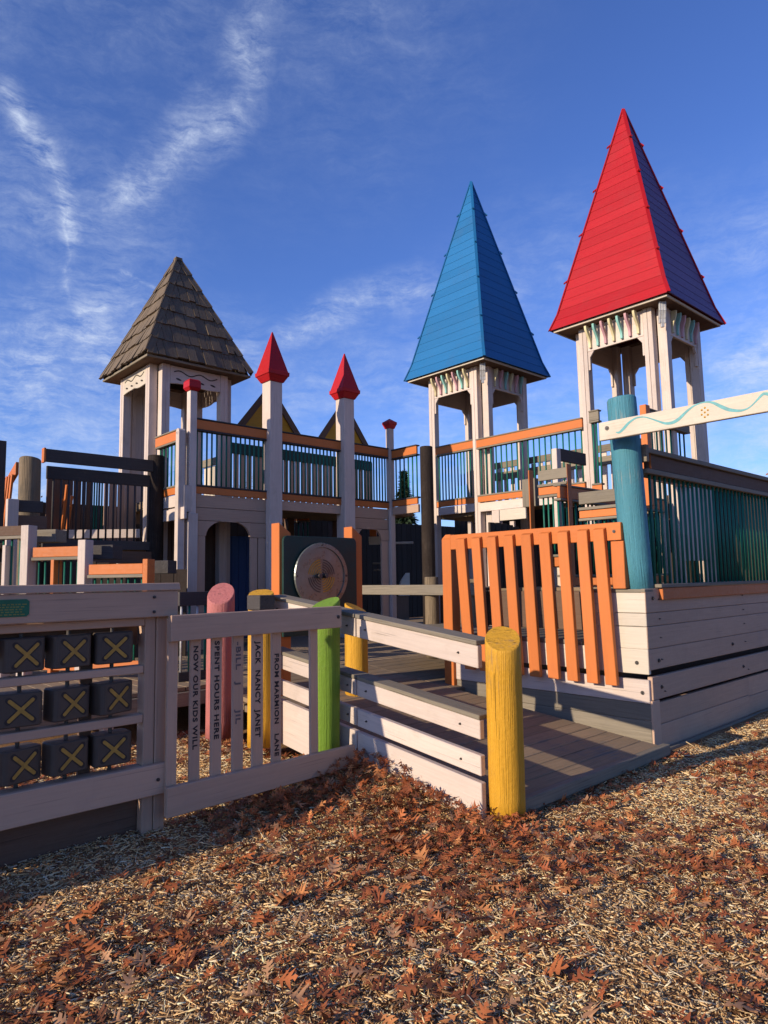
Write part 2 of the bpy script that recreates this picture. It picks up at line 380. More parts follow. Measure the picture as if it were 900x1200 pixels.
# ------------------------------------------------------------------ ground
from mathutils import noise as mn
def mound(x, y):
    r = V((x-Y0.x, y-Y0.y, 0)); A, B = r.dot(a_), r.dot(b_)
    z = 0.0
    # drift of leaves against the ramp, left side
    da = -(A+0.10)
    if da > -0.3: z += 0.11*math.exp(-(max(0, da)/0.42)**2)*math.exp(-((B-0.92)/0.48)**2)
    # drift against the lettered fence
    if B > 0.2: z += 0.05*math.exp(-((B-1.35)/0.35)**2)*math.exp(-((A+0.5)/0.9)**2)
    z += 0.030*mn.noise(V((x*1.1, y*1.1, 0.3)))+0.016*mn.noise(V((x*3.3, y*3.3, 1.3)))
    far = max(0.0, math.hypot(x, y-4)-9)/6
    return z*max(0.0, 1-far)
xs = [-1500, -500, -150, -50, -22, -12]+[round(-8+0.14*i, 3) for i in range(int(16/0.14)+1)]+[12, 22, 50, 150, 500, 1500]
ys = [-900, -250, -60, -15, -4, -1]+[round(0.4+0.14*i, 3) for i in range(int(12/0.14)+1)]+[16, 24, 50, 150, 500, 2000]
gv = [(x, y, mound(x, y)) for y in ys for x in xs]
nx = len(xs); gf = [(j*nx+i, j*nx+i+1, (j+1)*nx+i+1, (j+1)*nx+i) for j in range(len(ys)-1) for i in range(nx-1)]
gm = bpy.data.meshes.new('ground'); gm.from_pydata(gv, [], gf); gm.polygons.foreach_set('use_smooth', [True]*len(gf))
go = bpy.data.objects.new('ground', gm); COL.objects.link(go); flat(go)
m, gt, gb = new_mat('mulch_ground'); tc = nd(gt, 'ShaderNodeTexCoord').outputs['Object']
n1 = noise(gt, tc, 55, 6, 0.75); n2 = noise(gt, tc, 3.2, 5, 0.6); n3 = noise(gt, tc, 1.0, 5, 0.7, (160, 40, 40)); n4 = noise(gt, tc, 1.0, 5, 0.7, (40, 160, 40))
c = mixc(gt, ramp(gt, n1, (0.35, 0.0), (0.65, 1.0)), (0.13, 0.070, 0.034), (0.42, 0.24, 0.11))
st = nd(gt, 'ShaderNodeMath', operation='MAXIMUM'); gt.links.new(n3, st.inputs[0]); gt.links.new(n4, st.inputs[1])
c = mixc(gt, ramp(gt, st.outputs[0], (0.56, 0.0), (0.66, 0.9)), c, (0.62, 0.43, 0.23))
c = mixc(gt, ramp(gt, n2, (0.5, 0.0), (0.62, 0.55)), c, (0.22, 0.09, 0.04))
gt.links.new(c, gb.inputs['Base Color']); gb.inputs['Roughness'].default_value = 0.95; gb.inputs['Specular IOR Level'].default_value = 0.1
bp = nd(gt, 'ShaderNodeBump'); bp.inputs['Strength'].default_value = 0.9; bp.inputs['Distance'].default_value = 0.02
gt.links.new(st.outputs[0], bp.inputs['Height']); gt.links.new(bp.outputs[0], gb.inputs['Normal']); gm.materials.append(m)

def col_mat(name, rough=0.85, trans=0.0, vein=0.25):
    m, t, b = new_mat(name)
    at = nd(t, 'ShaderNodeAttribute'); at.attribute_name = 'tone'
    tc = nd(t, 'ShaderNodeTexCoord').outputs['Object']
    n = noise(t, tc, 60, 4, 0.7)
    c = mixc(t, ramp(t, n, (0.3, 0.0), (0.7, vein)), at.outputs['Color'], (0.05, 0.03, 0.02))
    t.links.new(c, b.inputs['Base Color']); b.inputs['Roughness'].default_value = rough; b.inputs['Specular IOR Level'].default_value = 0.25
    return m
CHIP = col_mat('wood_chip', 0.85); LEAFM = col_mat('oak_leaf', 0.6, vein=0.4)

def open_ground(x, y):
    r0 = x-Y0.x; r1 = y-Y0.y
    A = r0*a_.x+r1*a_.y; B = r0*b_.x+r1*b_.y
    on = (A > -0.02) & (B > -0.02) & ~((A > 1.95) & (B < 0.0))
    on |= (A > 1.98) & (B > 0.02)
    on |= (A > -2.2) & (B > 3.5)
    return ~on
def scatter(n, ymin, ymax, dens):
    out = []
    y = RNG.uniform(ymin, ymax, n*6); hw = 0.68*y+0.5; pr = hw*dens(y); pr /= pr.max()
    y = y[RNG.uniform(size=y.size) < pr]; x = RNG.uniform(-1, 1, y.size)*(0.68*y+0.5)
    k = open_ground(x, y); return x[k][:n], y[k][:n]
gxa, gya = np.array(xs), np.array(ys); GZ = np.array([v[2] for v in gv]).reshape(len(ys), nx)
def gz(x, y):
    i = np.clip(np.searchsorted(gxa, x)-1, 0, nx-2); j = np.clip(np.searchsorted(gya, y)-1, 0, len(ys)-2)
    u = (x-gxa[i])/(gxa[i+1]-gxa[i]); v = (y-gya[j])/(gya[j+1]-gya[j])
    return GZ[j, i]*(1-u)*(1-v)+GZ[j, i+1]*u*(1-v)+GZ[j+1, i]*(1-u)*v+GZ[j+1, i+1]*u*v
def euler_mats(rz, rx, ry):
    cz, sz_, cx, sx, cy, sy = np.cos(rz), np.sin(rz), np.cos(rx), np.sin(rx), np.cos(ry), np.sin(ry)
    Rz = np.zeros((len(rz), 3, 3)); Rz[:, 0, 0] = cz; Rz[:, 0, 1] = -sz_; Rz[:, 1, 0] = sz_; Rz[:, 1, 1] = cz; Rz[:, 2, 2] = 1
    Rx = np.zeros_like(Rz); Rx[:, 0, 0] = 1; Rx[:, 1, 1] = cx; Rx[:, 1, 2] = -sx; Rx[:, 2, 1] = sx; Rx[:, 2, 2] = cx
    Ry = np.zeros_like(Rz); Ry[:, 1, 1] = 1; Ry[:, 0, 0] = cy; Ry[:, 0, 2] = sy; Ry[:, 2, 0] = -sy; Ry[:, 2, 2] = cy
    return Rz @ Rx @ Ry
def bulk(name, verts, faces, cols, mat):
    """verts (N,k,3), faces (m,q) of one piece, cols (N,3) -> one mesh"""
    N, k, _ = verts.shape; F = (faces[None]+(np.arange(N)*k)[:, None, None]).reshape(-1, faces.shape[1])
    me = bpy.data.meshes.new(name); me.vertices.add(N*k); me.vertices.foreach_set('co', verts.reshape(-1).astype(np.float32))
    me.loops.add(F.size); me.loops.foreach_set('vertex_index', F.reshape(-1).astype(np.int32))
    me.polygons.add(len(F)); me.polygons.foreach_set('loop_start', (np.arange(len(F))*F.shape[1]).astype(np.int32))
    at = me.color_attributes.new('tone', 'FLOAT_COLOR', 'POINT')
    at.data.foreach_set('color', np.concatenate([np.repeat(cols, k, 0), np.ones((N*k, 1))], 1).reshape(-1).astype(np.float32))
    me.update(calc_edges=True); me.validate(); me.materials.append(mat); return me

def chips():
    vs, cs = [], []
    base = np.array([(-.5, -.35, 0), (.5, -.25, 0), (.5, .25, 0), (-.5, .4, 0), (-.46, -.3, 1), (.44, -.25, 1), (.46, .2, 1), (-.5, .3, 1)])
    f = np.array([(4, 5, 6, 7), (0, 1, 5, 4), (1, 2, 6, 5), (2, 3, 7, 6), (3, 0, 4, 7)])
    pal = np.array([(.88, .63, .32), (.82, .54, .25), (.66, .39, .155), (.90, .75, .48), (.42, .21, .08), (.18, .085, .037), (.58, .45, .30)])
    for n0, top, lm in ((135000, 0.011, 0.85), (9000, 0.022, 1.5)):
        x, y = scatter(n0, 1.5, 11.0, lambda y: (3/np.maximum(y, 3))**1.3)
        n = len(x); far = np.maximum(1, y/3.6)
        L = lm*RNG.gamma(2.6, 0.0095, n).clip(.008, .075)*far**0.7; Wd = RNG.uniform(0.0018, 0.0075, n)*far*lm; T = RNG.uniform(0.0008, 0.0045, n)
        v = base[None]*np.stack([L, Wd, T], 1)[:, None, :]
        v[:, 1, 1] *= RNG.uniform(.1, 1.2, n); v[:, 2, 1] *= RNG.uniform(.1, 1.2, n); v[:, 5, 1] = v[:, 1, 1]; v[:, 6, 1] = v[:, 2, 1]
        R = euler_mats(RNG.uniform(0, 6.283, n), RNG.normal(0, .42, n), RNG.normal(0, .28, n))
        v = np.einsum('nij,nkj->nki', R, v); v += np.stack([x, y, gz(x, y)+RNG.uniform(0.0, top, n)], 1)[:, None, :]
        patch = np.array([mn.noise(V((a*1.3, b*1.3, 5.0))) for a, b in zip(x, y)])
        c = pal[RNG.choice(7, n, p=[.22, .21, .17, .11, .13, .09, .07])]*(RNG.uniform(.75, 1.15, n)*(1+.25*patch))[:, None]
        vs.append(v); cs.append(c)
    o = bpy.data.objects.new('wood_chips', bulk('wood_chips', np.concatenate(vs), f, np.concatenate(cs).clip(0, .9), CHIP)); COL.objects.link(o)
    tag(o, 'tan shredded wood chips covering the playground floor', 'wood chips', kind='stuff')
chips()

def leaf_shape(seed):
    rr = random.Random(seed)
    side = []
    prof = [(0, .010), (.20, .014), (.27, .12), (.36, .21), (.33, .05), (.40, .038), (.50, .20), (.66, .36), (.56, .07), (.60, .045), (.70, .21), (.87, .31), (.76, .065), (.83, .045), (.92, .09), (1.02, .0)]
    Ls = [(t+rr.uniform(-.015, .015), w*rr.uniform(.75, 1.2)) for t, w in prof]; Rs = [(t+rr.uniform(-.02, .02), w*rr.uniform(.75, 1.2)) for t, w in prof]
    k = len(prof); V0 = []
    cu, cv, tw = rr.uniform(-1.0, 1.9), rr.uniform(-.7, 1.0), rr.uniform(-1.0, 1.0)
    def put(t, x):
        z = cu*x*x+cv*(t-.5)**2*.6+tw*x*(t-.4)+abs(x)*rr.uniform(-.05, .12); V0.append((x, t-.5, z))
    mid = [0, .2, .28, .31, .34, .42, .5, .53, .56, .62, .7, .74, .78, .85, .92, 1.0]
    for t, w in Ls: put(t, -w)
    for t in mid: put(t, 0)
    for t, w in Rs: put(t, w)
    v = np.array(V0); v[:, 2] -= v[:, 2].min()*.75
    f = []
    for i in range(k-1):
        f.append((i, i+k, i+k+1, i+1)); f.append((i+k, i+2*k, i+2*k+1, i+k+1))
    return v, np.array(f)
LSH = [leaf_shape(i) for i in range(9)]
def leaves():
    x, y = scatter(44000, 1.5, 10.5, lambda y: np.ones_like(y))
    pat = np.array([mn.fractal(V((px*0.9+3, py*0.9, 0)), 0.8, 2.0, 4) for px, py in zip(x, y)])
    r0, r1 = x-Y0.x, y-Y0.y; A, B = r0*a_.x+r1*a_.y, r0*b_.x+r1*b_.y
    heap = np.exp(-((A+.15)/.55)**2)*np.exp(-((B-.7)/1.0)**2)*1.6+np.exp(-((B-1.1)/.6)**2)*np.exp(-((A+.5)/.9)**2)*.7
    thin = np.clip((A-2.0)/2.0, 0, 1)*0.45+np.clip((-B-.2)/2, 0, 1)*.05
    keep = RNG.uniform(size=len(x)) < np.clip(.29+pat*0.80+heap*.55-thin, .03, 1)*0.56
    x, y = x[keep], y[keep]; hp = heap[keep]; n = len(x)
    s = RNG.uniform(.045, .088, n)+.06*RNG.uniform(size=n)**4; z = gz(x, y)+RNG.uniform(.002, .026, n)+hp*RNG.uniform(0, .05, n)
    rz = RNG.uniform(0, 6.283, n); rx = RNG.normal(0, .24, n)+hp*RNG.normal(0, .35, n); ry = RNG.normal(0, .24, n)
    pal = np.array([(.48, .145, .045), (.38, .105, .036), (.27, .080, .030), (.60, .24, .08), (.17, .06, .026), (.46, .24, .12)])
    c = pal[RNG.choice(6, n, p=[.26, .24, .18, .12, .10, .10])]*RNG.uniform(.8, 1.15, n)[:, None]
    kind = RNG.integers(0, 9, n); R = euler_mats(rz, rx, ry)
    px = np.abs(x/np.maximum(y, .1)); inview = (px < .54) & (y > 2.12)
    order = np.argsort(np.where(inview, -s/y, 1)); solo = order[:300]; rest = np.setdiff1d(np.arange(n), solo)
    meshes = {}
    for i in solo:
        ci = int(RNG.integers(0, 6)); key = (int(kind[i]), ci)
        if key not in meshes:
            v, f = LSH[key[0]]; meshes[key] = bulk('oak_leaf', v[None], f, pal[ci][None]*RNG.uniform(.85, 1.1), LEAFM)
            meshes[key].polygons.foreach_set('use_smooth', [True]*len(f))
        o = bpy.data.objects.new('oak_leaf', meshes[key]); COL.objects.link(o)
        M = Matrix([[*(R[i][r]*s[i]), (x[i], y[i], z[i])[r]] for r in range(3)]+[[0, 0, 0, 1]]); o.matrix_world = M
        tag(o, 'dry russet lobed oak leaf lying on the wood chips in the foreground', 'leaf', 'fallen oak leaves in the foreground')
    parts = []
    k0 = LSH[0][0].shape[0]
    vs = np.stack([LSH[k][0] for k in kind[rest]])*s[rest][:, None, None]
    vs = np.einsum('nij,nkj->nki', R[rest], vs)+np.stack([x[rest], y[rest], z[rest]], 1)[:, None, :]
    me = bulk('leaf_litter', vs, LSH[0][1], c[rest], LEAFM); me.polygons.foreach_set('use_smooth', [True]*len(me.polygons))
    o = bpy.data.objects.new('leaf_litter', me); COL.objects.link(o)
    tag(o, 'reddish brown fallen oak leaves drifted over the wood chips', 'leaf litter', kind='stuff')
leaves()

# ------------------------------------------------------------------ tic-tac-toe panel
PX = PA(G(183, 977))
def tictactoe():
    sR = PX.S(192, 976); sL = p_S = sR-1.075
    t = thing('game_panel', 'shade-toned pale painted noughts-and-crosses panel with spinning grey blocks at the left edge', 'game panel', PX.at((sL+sR)/2, 0))
    p = PX
    d0 = -0.10
    # posts: a pair of planks each
    wz = 0.062
    for u in (sR, sL+2*wz+0.004):
        m = MB(); m.box(p, u-wz, u, -0.05, 1.27, d0, 0); m.box(p, u-2*wz-0.003, u-wz-0.003, -0.05, 1.27, d0, -0.006); m.build('post', LAV_SH, t)
    _, _, zb, zt = p.R(0, 685, 200, 722)
    zt = p.hit(196, 683)[1]; zb = p.hit(196, 722)[1]
    MB().box(p, sL-0.04, sR+0.045, zb, zt-0.045, 0.004, 0.046).build('top_board', LAV_SH, t)
    m = MB(); s0, s1 = sL-0.06, sR+0.055
    m.hexa([p.at(s0, zt-0.043, -0.125), p.at(s1, zt-0.043, -0.125), p.at(s1, zt-0.043, 0.058), p.at(s0, zt-0.043, 0.058),
            p.at(s0, zt, -0.11), p.at(s1, zt, -0.11), p.at(s1, zt, 0.045), p.at(s0, zt, 0.045)]); m.build('cap_board', LAV_SH, t)
    MB().box(p, sL, sR-2*wz-0.006, p.hit(177, 733)[1], zb-0.003, -0.05, -0.004).build('rail', LAV_SH, t)
    r1 = (p.hit(177, 788)[1], p.hit(177, 779)[1]); r2 = (p.hit(176, 846)[1], p.hit(176, 836)[1])
    for (za, zc) in (r1, r2): MB().box(p, sL, sR-2*wz-0.006, za, zc, d0+0.01, -0.008).build('rail', LAV_SH, t)
    b0, b1 = p.hit(196, 926)[1], p.hit(196, 891)[1]
    MB().box(p, sL-0.03, sR+0.018, b0, b1, 0.004, 0.044).build('bottom_board', LAV_SH, t)
    MB().box(p, sL, sR-2*wz-0.006, b1-0.045, b1-0.005, d0+0.01, 0.002).build('rail', LAV_SH, t)
    MB().box(p, sL, sR-2*wz-0.006, -0.04, b0+0.02, -0.10, -0.07).build('kick_board', BROWN, t)
    MB().box(p, sL, sR-2*wz-0.006, zb-0.16, zb-0.01, -0.135, -0.105).build('back_rail', BROWN, t)
    # back uprights behind the gaps
    for px in (109, ):
        u = p.S(px, 800); MB().box(p, u-0.03, u+0.035, 0.0, 1.2, -0.138, -0.105).build('back_post', BROWN, t)
    # blocks
    rows = ((b1+0.03, r2[0]-0.035), (r2[1]+0.025, r1[0]-0.035), (r1[1]+0.025, zb-0.075))
    sc = [p.S(136, 800), p.S(84, 800)]; step = sc[0]-sc[1]; cols = [sc[0]-step*i for i in range(3)]
    wbl = 0.205
    for ci, u in enumerate(cols):
        MB().tube([p.at(u, b1-0.02, -0.07), p.at(u, zb-0.04, -0.07)], [0.011, 0.011], 10).build('rod', BLT, t, 0)
        for ri, (za, zc) in enumerate(rows):
            an = random.Random(ci*7+ri).uniform(-0.34, 0.10); ca, sa = math.cos(an), math.sin(an)
            hw, hd, rr = wbl/2, 0.068, 0.03
            prof = []
            for cx, cy, a0 in ((hw-rr, hd-rr, 0), (-hw+rr, hd-rr, 90), (-hw+rr, -hd+rr, 180), (hw-rr, -hd+rr, 270)):
                for q in range(5):
                    an2 = rad(a0+q*22.5); prof.append((cx+rr*math.cos(an2), cy+rr*math.sin(an2)))
            def loc(x, y, z, u=u): return p.at(u+x*ca-y*sa, z, -0.07+x*sa+y*ca)
            k = [loc(x, y, za) for x, y in prof]
            b = MB().prism(k, ZZ*(zc-za)).build('block', PLS, t, 0.006)
            # recessed cross: dark groove with ochre strokes
            for nm, mt, ww, dep, ll in (('cross_groove', CARV, 0.031, 0.0015, 0.93), ('cross', XYL, 0.018, 0.003, 0.84)):
                m = MB(); zm = (za+zc)/2; hx, hz = 0.062*ll, (zc-za)*0.34*ll
                for sg in (1, -1):
                    A_, B_ = V((-hx, 0, -hz*sg)), V((hx, 0, hz*sg)); d = (B_-A_).normalized(); nrm = V((-d.z, 0, d.x)); pts = []
                    for cpt, sgn, a0 in ((B_, 1, -90), (A_, 1, 90)):
                        for q in range(7):
                            th = rad(a0+q*30); o2 = d*math.cos(th)*(ww/2)+nrm*math.sin(th)*(ww/2); pts.append(cpt+o2)
                    off = 0.0006 if sg > 0 else 0.0
                    m.prism([loc(q.x, hd-0.0004, zm+q.z) for q in pts], (loc(0, 1, 0)-loc(0, 0, 0)).normalized()*(dep+off))
                m.build(nm, mt, b, 0)
    # plaque
    u1 = p.S(31, 712); z1, z0 = p.hit(29, 702)[1], p.hit(29, 722)[1]; u0 = u1-0.19; c = 0.012
    m = MB(); m.prism([p.at(u0, z0, .046), p.at(u1-c, z0, .046), p.at(u1, z0+c, .046), p.at(u1, z1-c, .046), p.at(u1-c, z1, .046), p.at(u0, z1, .046)], p.n*0.005)
    pq = m.build('plaque', PLQ, t, 0)
    m = MB(); rr = random.Random(2)
    for k in range(5):
        zz = z1-0.022-(z1-z0-0.034)*k/4.2; u = u0+rr.uniform(.012, .03)
        while u < u1-0.03:
            wv = rr.uniform(.006, .02); m.box(p, u, u+wv, zz-0.006, zz, .0505, .0518); u += wv+rr.uniform(.003, .008)
    e_ = m.build('worn_gilding', LTR, pq, 0); e_['kind'] = 'stuff'
    for uu in (sL+0.06, sR-0.10): 
        for zz in (zt-0.08, zb+0.03): bolt(p, uu, zz, 0.046, t, 0.009)
    bolt(p, sR-0.06, (b0+b1)/2, 0.044, t, 0.010); bolt(p, sL+0.2, (b0+b1)/2, 0.044, t, 0.010)
    t2 = thing('plank_fence', 'shade-toned pale plank fence carrying on from the game panel beyond the left edge', 'fence', p.at(sL-2.7, 0))
    e = sL-0.08
    MB().box(p, e-5.4, e, zb, zt, -0.02, 0.045).build('top_board', LAV_SH, t2); MB().box(p, e-5.4, e, b0, b1, -0.02, 0.045).build('bottom_board', LAV_SH, t2)
    u = e-5.4
    while u < e-0.1: MB().box(p, u, u+0.14, b1+0.002, zb-0.002, -0.05, -0.02).build('plank', LAV_SH, t2); u += 0.15
    for k in range(4): MB().box(p, e-5.3+k*1.7, e-5.2+k*1.7, -0.05, zt-0.03, -0.15, -0.052).build('post', LAV_SH, t2)
    return t
tictactoe()

# ------------------------------------------------------------------ lettered picket fence
def letter_fence():
    e0, e1 = W(194, 800, 3.87), W(400, 800, 4.68); p = Pl(e0, V((e1.x-e0.x, e1.y-e0.y, 0)))
    sL = p.S(194, 800)+0.01; sR, zr = p.hit(396, 710)
    sB = p.S(412, 872)
    t = thing('picket_fence', 'shade-toned pale picket fence whose pickets carry carved black lettering, beside the green post', 'fence', p.at((sL+sR)/2, 0))
    zt0, zt1 = p.hit(197, 721)[1], zr; zb0, zb1 = p.hit(197, 752)[1], p.hit(396, 735)[1]
    MB().sk(p, sL, zb0, zt0, sR, zb1, zt1, 0, 0.042).build('top_rail', LAV_SH, t)
    bt0, bt1 = p.hit(197, 921)[1], p.hit(412, 872)[1]; bb0, bb1 = p.hit(193, 951)[1], p.hit(405, 893)[1]
    MB().sk(p, sL-0.01, bb0-0.03, bt0, sB, bb1-0.03, bt1, 0, 0.042).build('bottom_rail', LAV_SH, t)
    tops = [(197, 209.3), (224, 236), (248.8, 260.8), (273.5, 286), (296.5, 309), (319.3, 330), (364, 373)]
    txt = [None, 'NOW OUR KIDS WILL', 'SPENT HOURS HERE', '-BILL   J      JIL', 'JACK  NANCY  JANET', 'FROM MARMION   LANE', None]
    rng = [None, (757, 878), (751, 866), (752, 848), (751, 864), (766, 886), None]
    for i, (xa, xb) in enumerate(tops):
        u0, u1 = p.S(xa, 760), p.S(xb, 760)
        pk = MB().box(p, u0, u1, bt0-0.12, zt0-0.02, -0.028, -0.003).build('picket', LAV_SH, t)
        if txt[i]:
            uc = (u0+u1)/2; z1 = p.hit((xa+xb)/2, rng[i][0])[1]; z0 = p.hit((xa+xb)/2, rng[i][1])[1]
            sz = (u1-u0)*0.62
            o = text_obj(txt[i], 'carved_lettering', sz, V((0, 0, 0))+WORLD[pk.name]*0, V((1, 0, 0)), V((0, 1, 0)), INKF if i in (3,) else INK, pk, 0.0012)
            # re-lay: measure width then stretch to the run seen in the photo
            xsv = [v.co.x+WORLD[pk.name].x for v in o.data.vertices]; wtx = max(xsv)-min(xsv); x0 = min(xsv)
            k = (z1-z0)/wtx; org = p.at(uc-sz*0.36, z1, -0.0020)
            for v in o.data.vertices:
                q = v.co+WORLD[pk.name]; wpt = org-ZZ*((q.x-x0)*k)+p.d*q.y+p.n*q.z; v.co = wpt-WORLD[pk.name]
    bolt(p, sR-0.03, (zb1+zt1)/2, 0.042, t, 0.012)
letter_fence()

# ------------------------------------------------------------------ round timber posts
def post(label, base, top, r, mat, slantdir=(0, 0, 0), cat='post', name='timber_post', grp=None, n=22):
    ax = (top-base); k = 6; pts = [base+ax*(i/k) for i in range(k+1)]
    ch = top-ax.normalized()*0.012
    pts = pts[:-1]+[ch, top]; rr = [r*(1.02-0.03*i/k+random.uniform(-.006, .006)) for i in range(k)]+[r*0.985, r*0.93]
    m = MB().tube(pts, rr, n, 0, True, 0.02, None)
    # cut the top at a slant
    sv = V(slantdir)
    if sv.length:
        m.v = [tuple(V(q)+(ZZ*((V(q)-top).dot(sv)) if (V(q)-base).dot(ax)/ax.length_squared > 0.985 else V((0, 0, 0)))) for q in m.v]
    o = m.build(name, mat, None, 0); o.data.polygons.foreach_set('use_smooth', [len(q.vertices) <= 4 for q in o.data.polygons])
    return tag(o, label, cat, grp)
yb = G(595, 958); yb.z = -0.05; yt = W(589, 748, 3.93)
post('thick mustard yellow log post standing at the foot of the ramp', yb, yt, 0.103, YEL, (0.05, 0.5, 0))
gb_ = W(380, 890, 4.86); gb_.z = -0.05; gt_ = W(381.5, 707, 4.86)
post('bright green log post at the right end of the lettered fence', gb_, gt_, 0.105, GRN, (0.32, 0.22, 0))
pb = G(257, 866); pb.z = -0.05; pt = W(259, 695, (pb-CAM).dot(FW))
post('salmon pink log post standing behind the lettered fence', pb, pt, 0.122, PNK, (0, 0.7, 0))
q = W(417, 712, 6.45); qb = ab(*[(q-ab(0, 0)).dot(v) for v in (a_, b_)], 0.30); post('yellow log post on the deck just behind the green post', V((q.x, q.y, 0.30)), q, 0.108, YEL, (-0.45, 0.15, 0))
y2 = W(306, 695, 5.55); post('yellow log post with a dark grey block at the far end of the ramp rail', V((y2.x, y2.y, 0.1)), y2, 0.105, YEL, (0.0, 0.3, 0))
tag(MB().box(PB(V((y2.x, y2.y, 0))), -0.02, 0.17, y2.z-0.13, y2.z-0.015, -0.02, 0.12).build('rail_block', DGR), 'dark grey timber block bolted to the rear yellow post', 'block')
blue_b = W(749, 700, 5.75); blue_t = W(728, 467, 5.75)
post('tall turquoise log post rising from the deck corner', V((blue_b.x, blue_b.y, blue_b.z)), blue_t, 0.121, TEA, (0, -0.12, 0))

# ------------------------------------------------------------------ ramp
def ramp_thing():
    t = thing('access_ramp', 'grey plank ramp with white painted side boards between yellow and green posts', 'ramp', ab(0.98, 0.0, 0))
    slope = 0.114
    p = Pl(ab(0, 0), -b_)                      # s = -B
    B1 = 2.32
    def sb(zt, zb, n0, n1, mat, nm, Ba=0.0, Bb=B1):
        m = MB(); m.sk(p, -Bb, zb+slope*Bb, zt+slope*Bb, -Ba, zb+slope*Ba, zt+slope*Ba, n0, n1); return m.build(nm, mat, t)
    z_of = lambda px, py: p.hit(px, py)[1]
    zs = [z_of(571, y) for y in (757.5, 784, 844, 866, 884.5, 908, 916)]
    n = 0.04
    # one run from the yellow to the green post, one from the green post on
    for (Ba, Bb) in ((0.09, 1.20), (1.212, B1)):
        sb(zs[0], zs[1], n, n+0.042, LAV, 'side_board', Ba, Bb)
        sb(zs[0]+0.030, zs[0]+0.002, n-0.11, n+0.055, GRY, 'rail_cap', Ba, Bb)
        sb(zs[2], zs[3], n, n+0.042, LAV, 'side_board', Ba, Bb)
        sb(zs[2]+0.030, zs[2]+0.002, n-0.09, n+0.046, GRY, 'rail_cap', Ba, Bb)
        sb(zs[4], zs[5], n, n+0.042, LAV, 'side_board', Ba, Bb)
        sb(zs[6], zs[6]-0.34, n, n+0.042, LAV, 'side_board', Ba, Bb)
    # joists seen in the slot under the boards
    m = MB()
    B = 0.1
    while B < 3.3:
        m.box(p, -B-0.13, -B, rampz(B)-0.10, rampz(B)-0.045, -0.05, n-0.004); B += 0.142
    m.build('plank_ends', DECK, t)
    # planks across
    m = MB(); B = 0.0; A1 = 1.93
    while B < 3.42:
        wd = 0.138; za, zb_ = rampz(B), rampz(B+wd); j = random.uniform(-.002, .002)
        c = [ab(-0.01, B, za-0.04+j), ab(A1, B, za-0.04+j), ab(A1, B+wd, zb_-0.04+j), ab(-0.01, B+wd, zb_-0.04+j)]
        m.hexa(c+[x+ZZ*0.04 for x in c]); B += wd+0.006
    m.build('planks', DECK, t)
    m = MB(); B = 2.08
    while B < 3.42:
        wd = 0.138; za, zb_ = rampz(B), rampz(B+wd)
        c = [ab(A1+0.004, B, za-0.04), ab(6.0, B, za-0.04), ab(6.0, B+wd, zb_-0.04), ab(A1+0.004, B+wd, zb_-0.04)]
        m.hexa(c+[x+ZZ*0.04 for x in c]); B += wd+0.006
    m.build('side_planks', DECK, t)
    m = MB(); q = Pl(ab(0, 0), a_); m.box(q, -0.02, A1+0.05, -0.06, 0.028, -0.045, 0.035); m.build('end_board', GRY, t)
    m = MB(); m.box(q, 0.09, A1+0.06, 0.030, 0.108, -0.002, 0.055); m.build('kerb', GRY, t)
    # end blocks of right hand curb
    
    for Bq in (0.24, 1.10, 1.30, 2.2):
        for zq in ((zs[0]+zs[1])/2, (zs[2]+zs[3])/2, (zs[4]+zs[5])/2): bolt(p, -Bq, zq+slope*Bq, n+0.042, t, 0.007) 
ramp_thing()

# lower deck
def lower_deck():
    t = thing('lower_deck', 'low grey plank deck under the castle walkway', 'deck', ab(3, 3.45, 0))
    m = MB(); A = -2.0
    B0, B1 = 3.44, 9.6
    A = -2.0
    while A < 9.0:
        c = [ab(A, B0, DECKZ-0.04), ab(A+0.138, B0, DECKZ-0.04), ab(A+0.138, B1, DECKZ-0.04), ab(A, B1, DECKZ-0.04)]
        m.hexa(c+[x+ZZ*0.04 for x in c]); A += 0.145
    m.build('planks', DECK, t)
    q = Pl(ab(0, B0), a_); MB().box(q, -2.0, -0.02, DECKZ-0.17, DECKZ-0.042, 0.0, 0.04).build('edge_board', GRY, t)
    for A in (-1.9, -1.0): MB().box(q, A, A+0.09, -0.05, DECKZ-0.05, -0.12, -0.03).build('leg', LAV, t)
lower_deck()
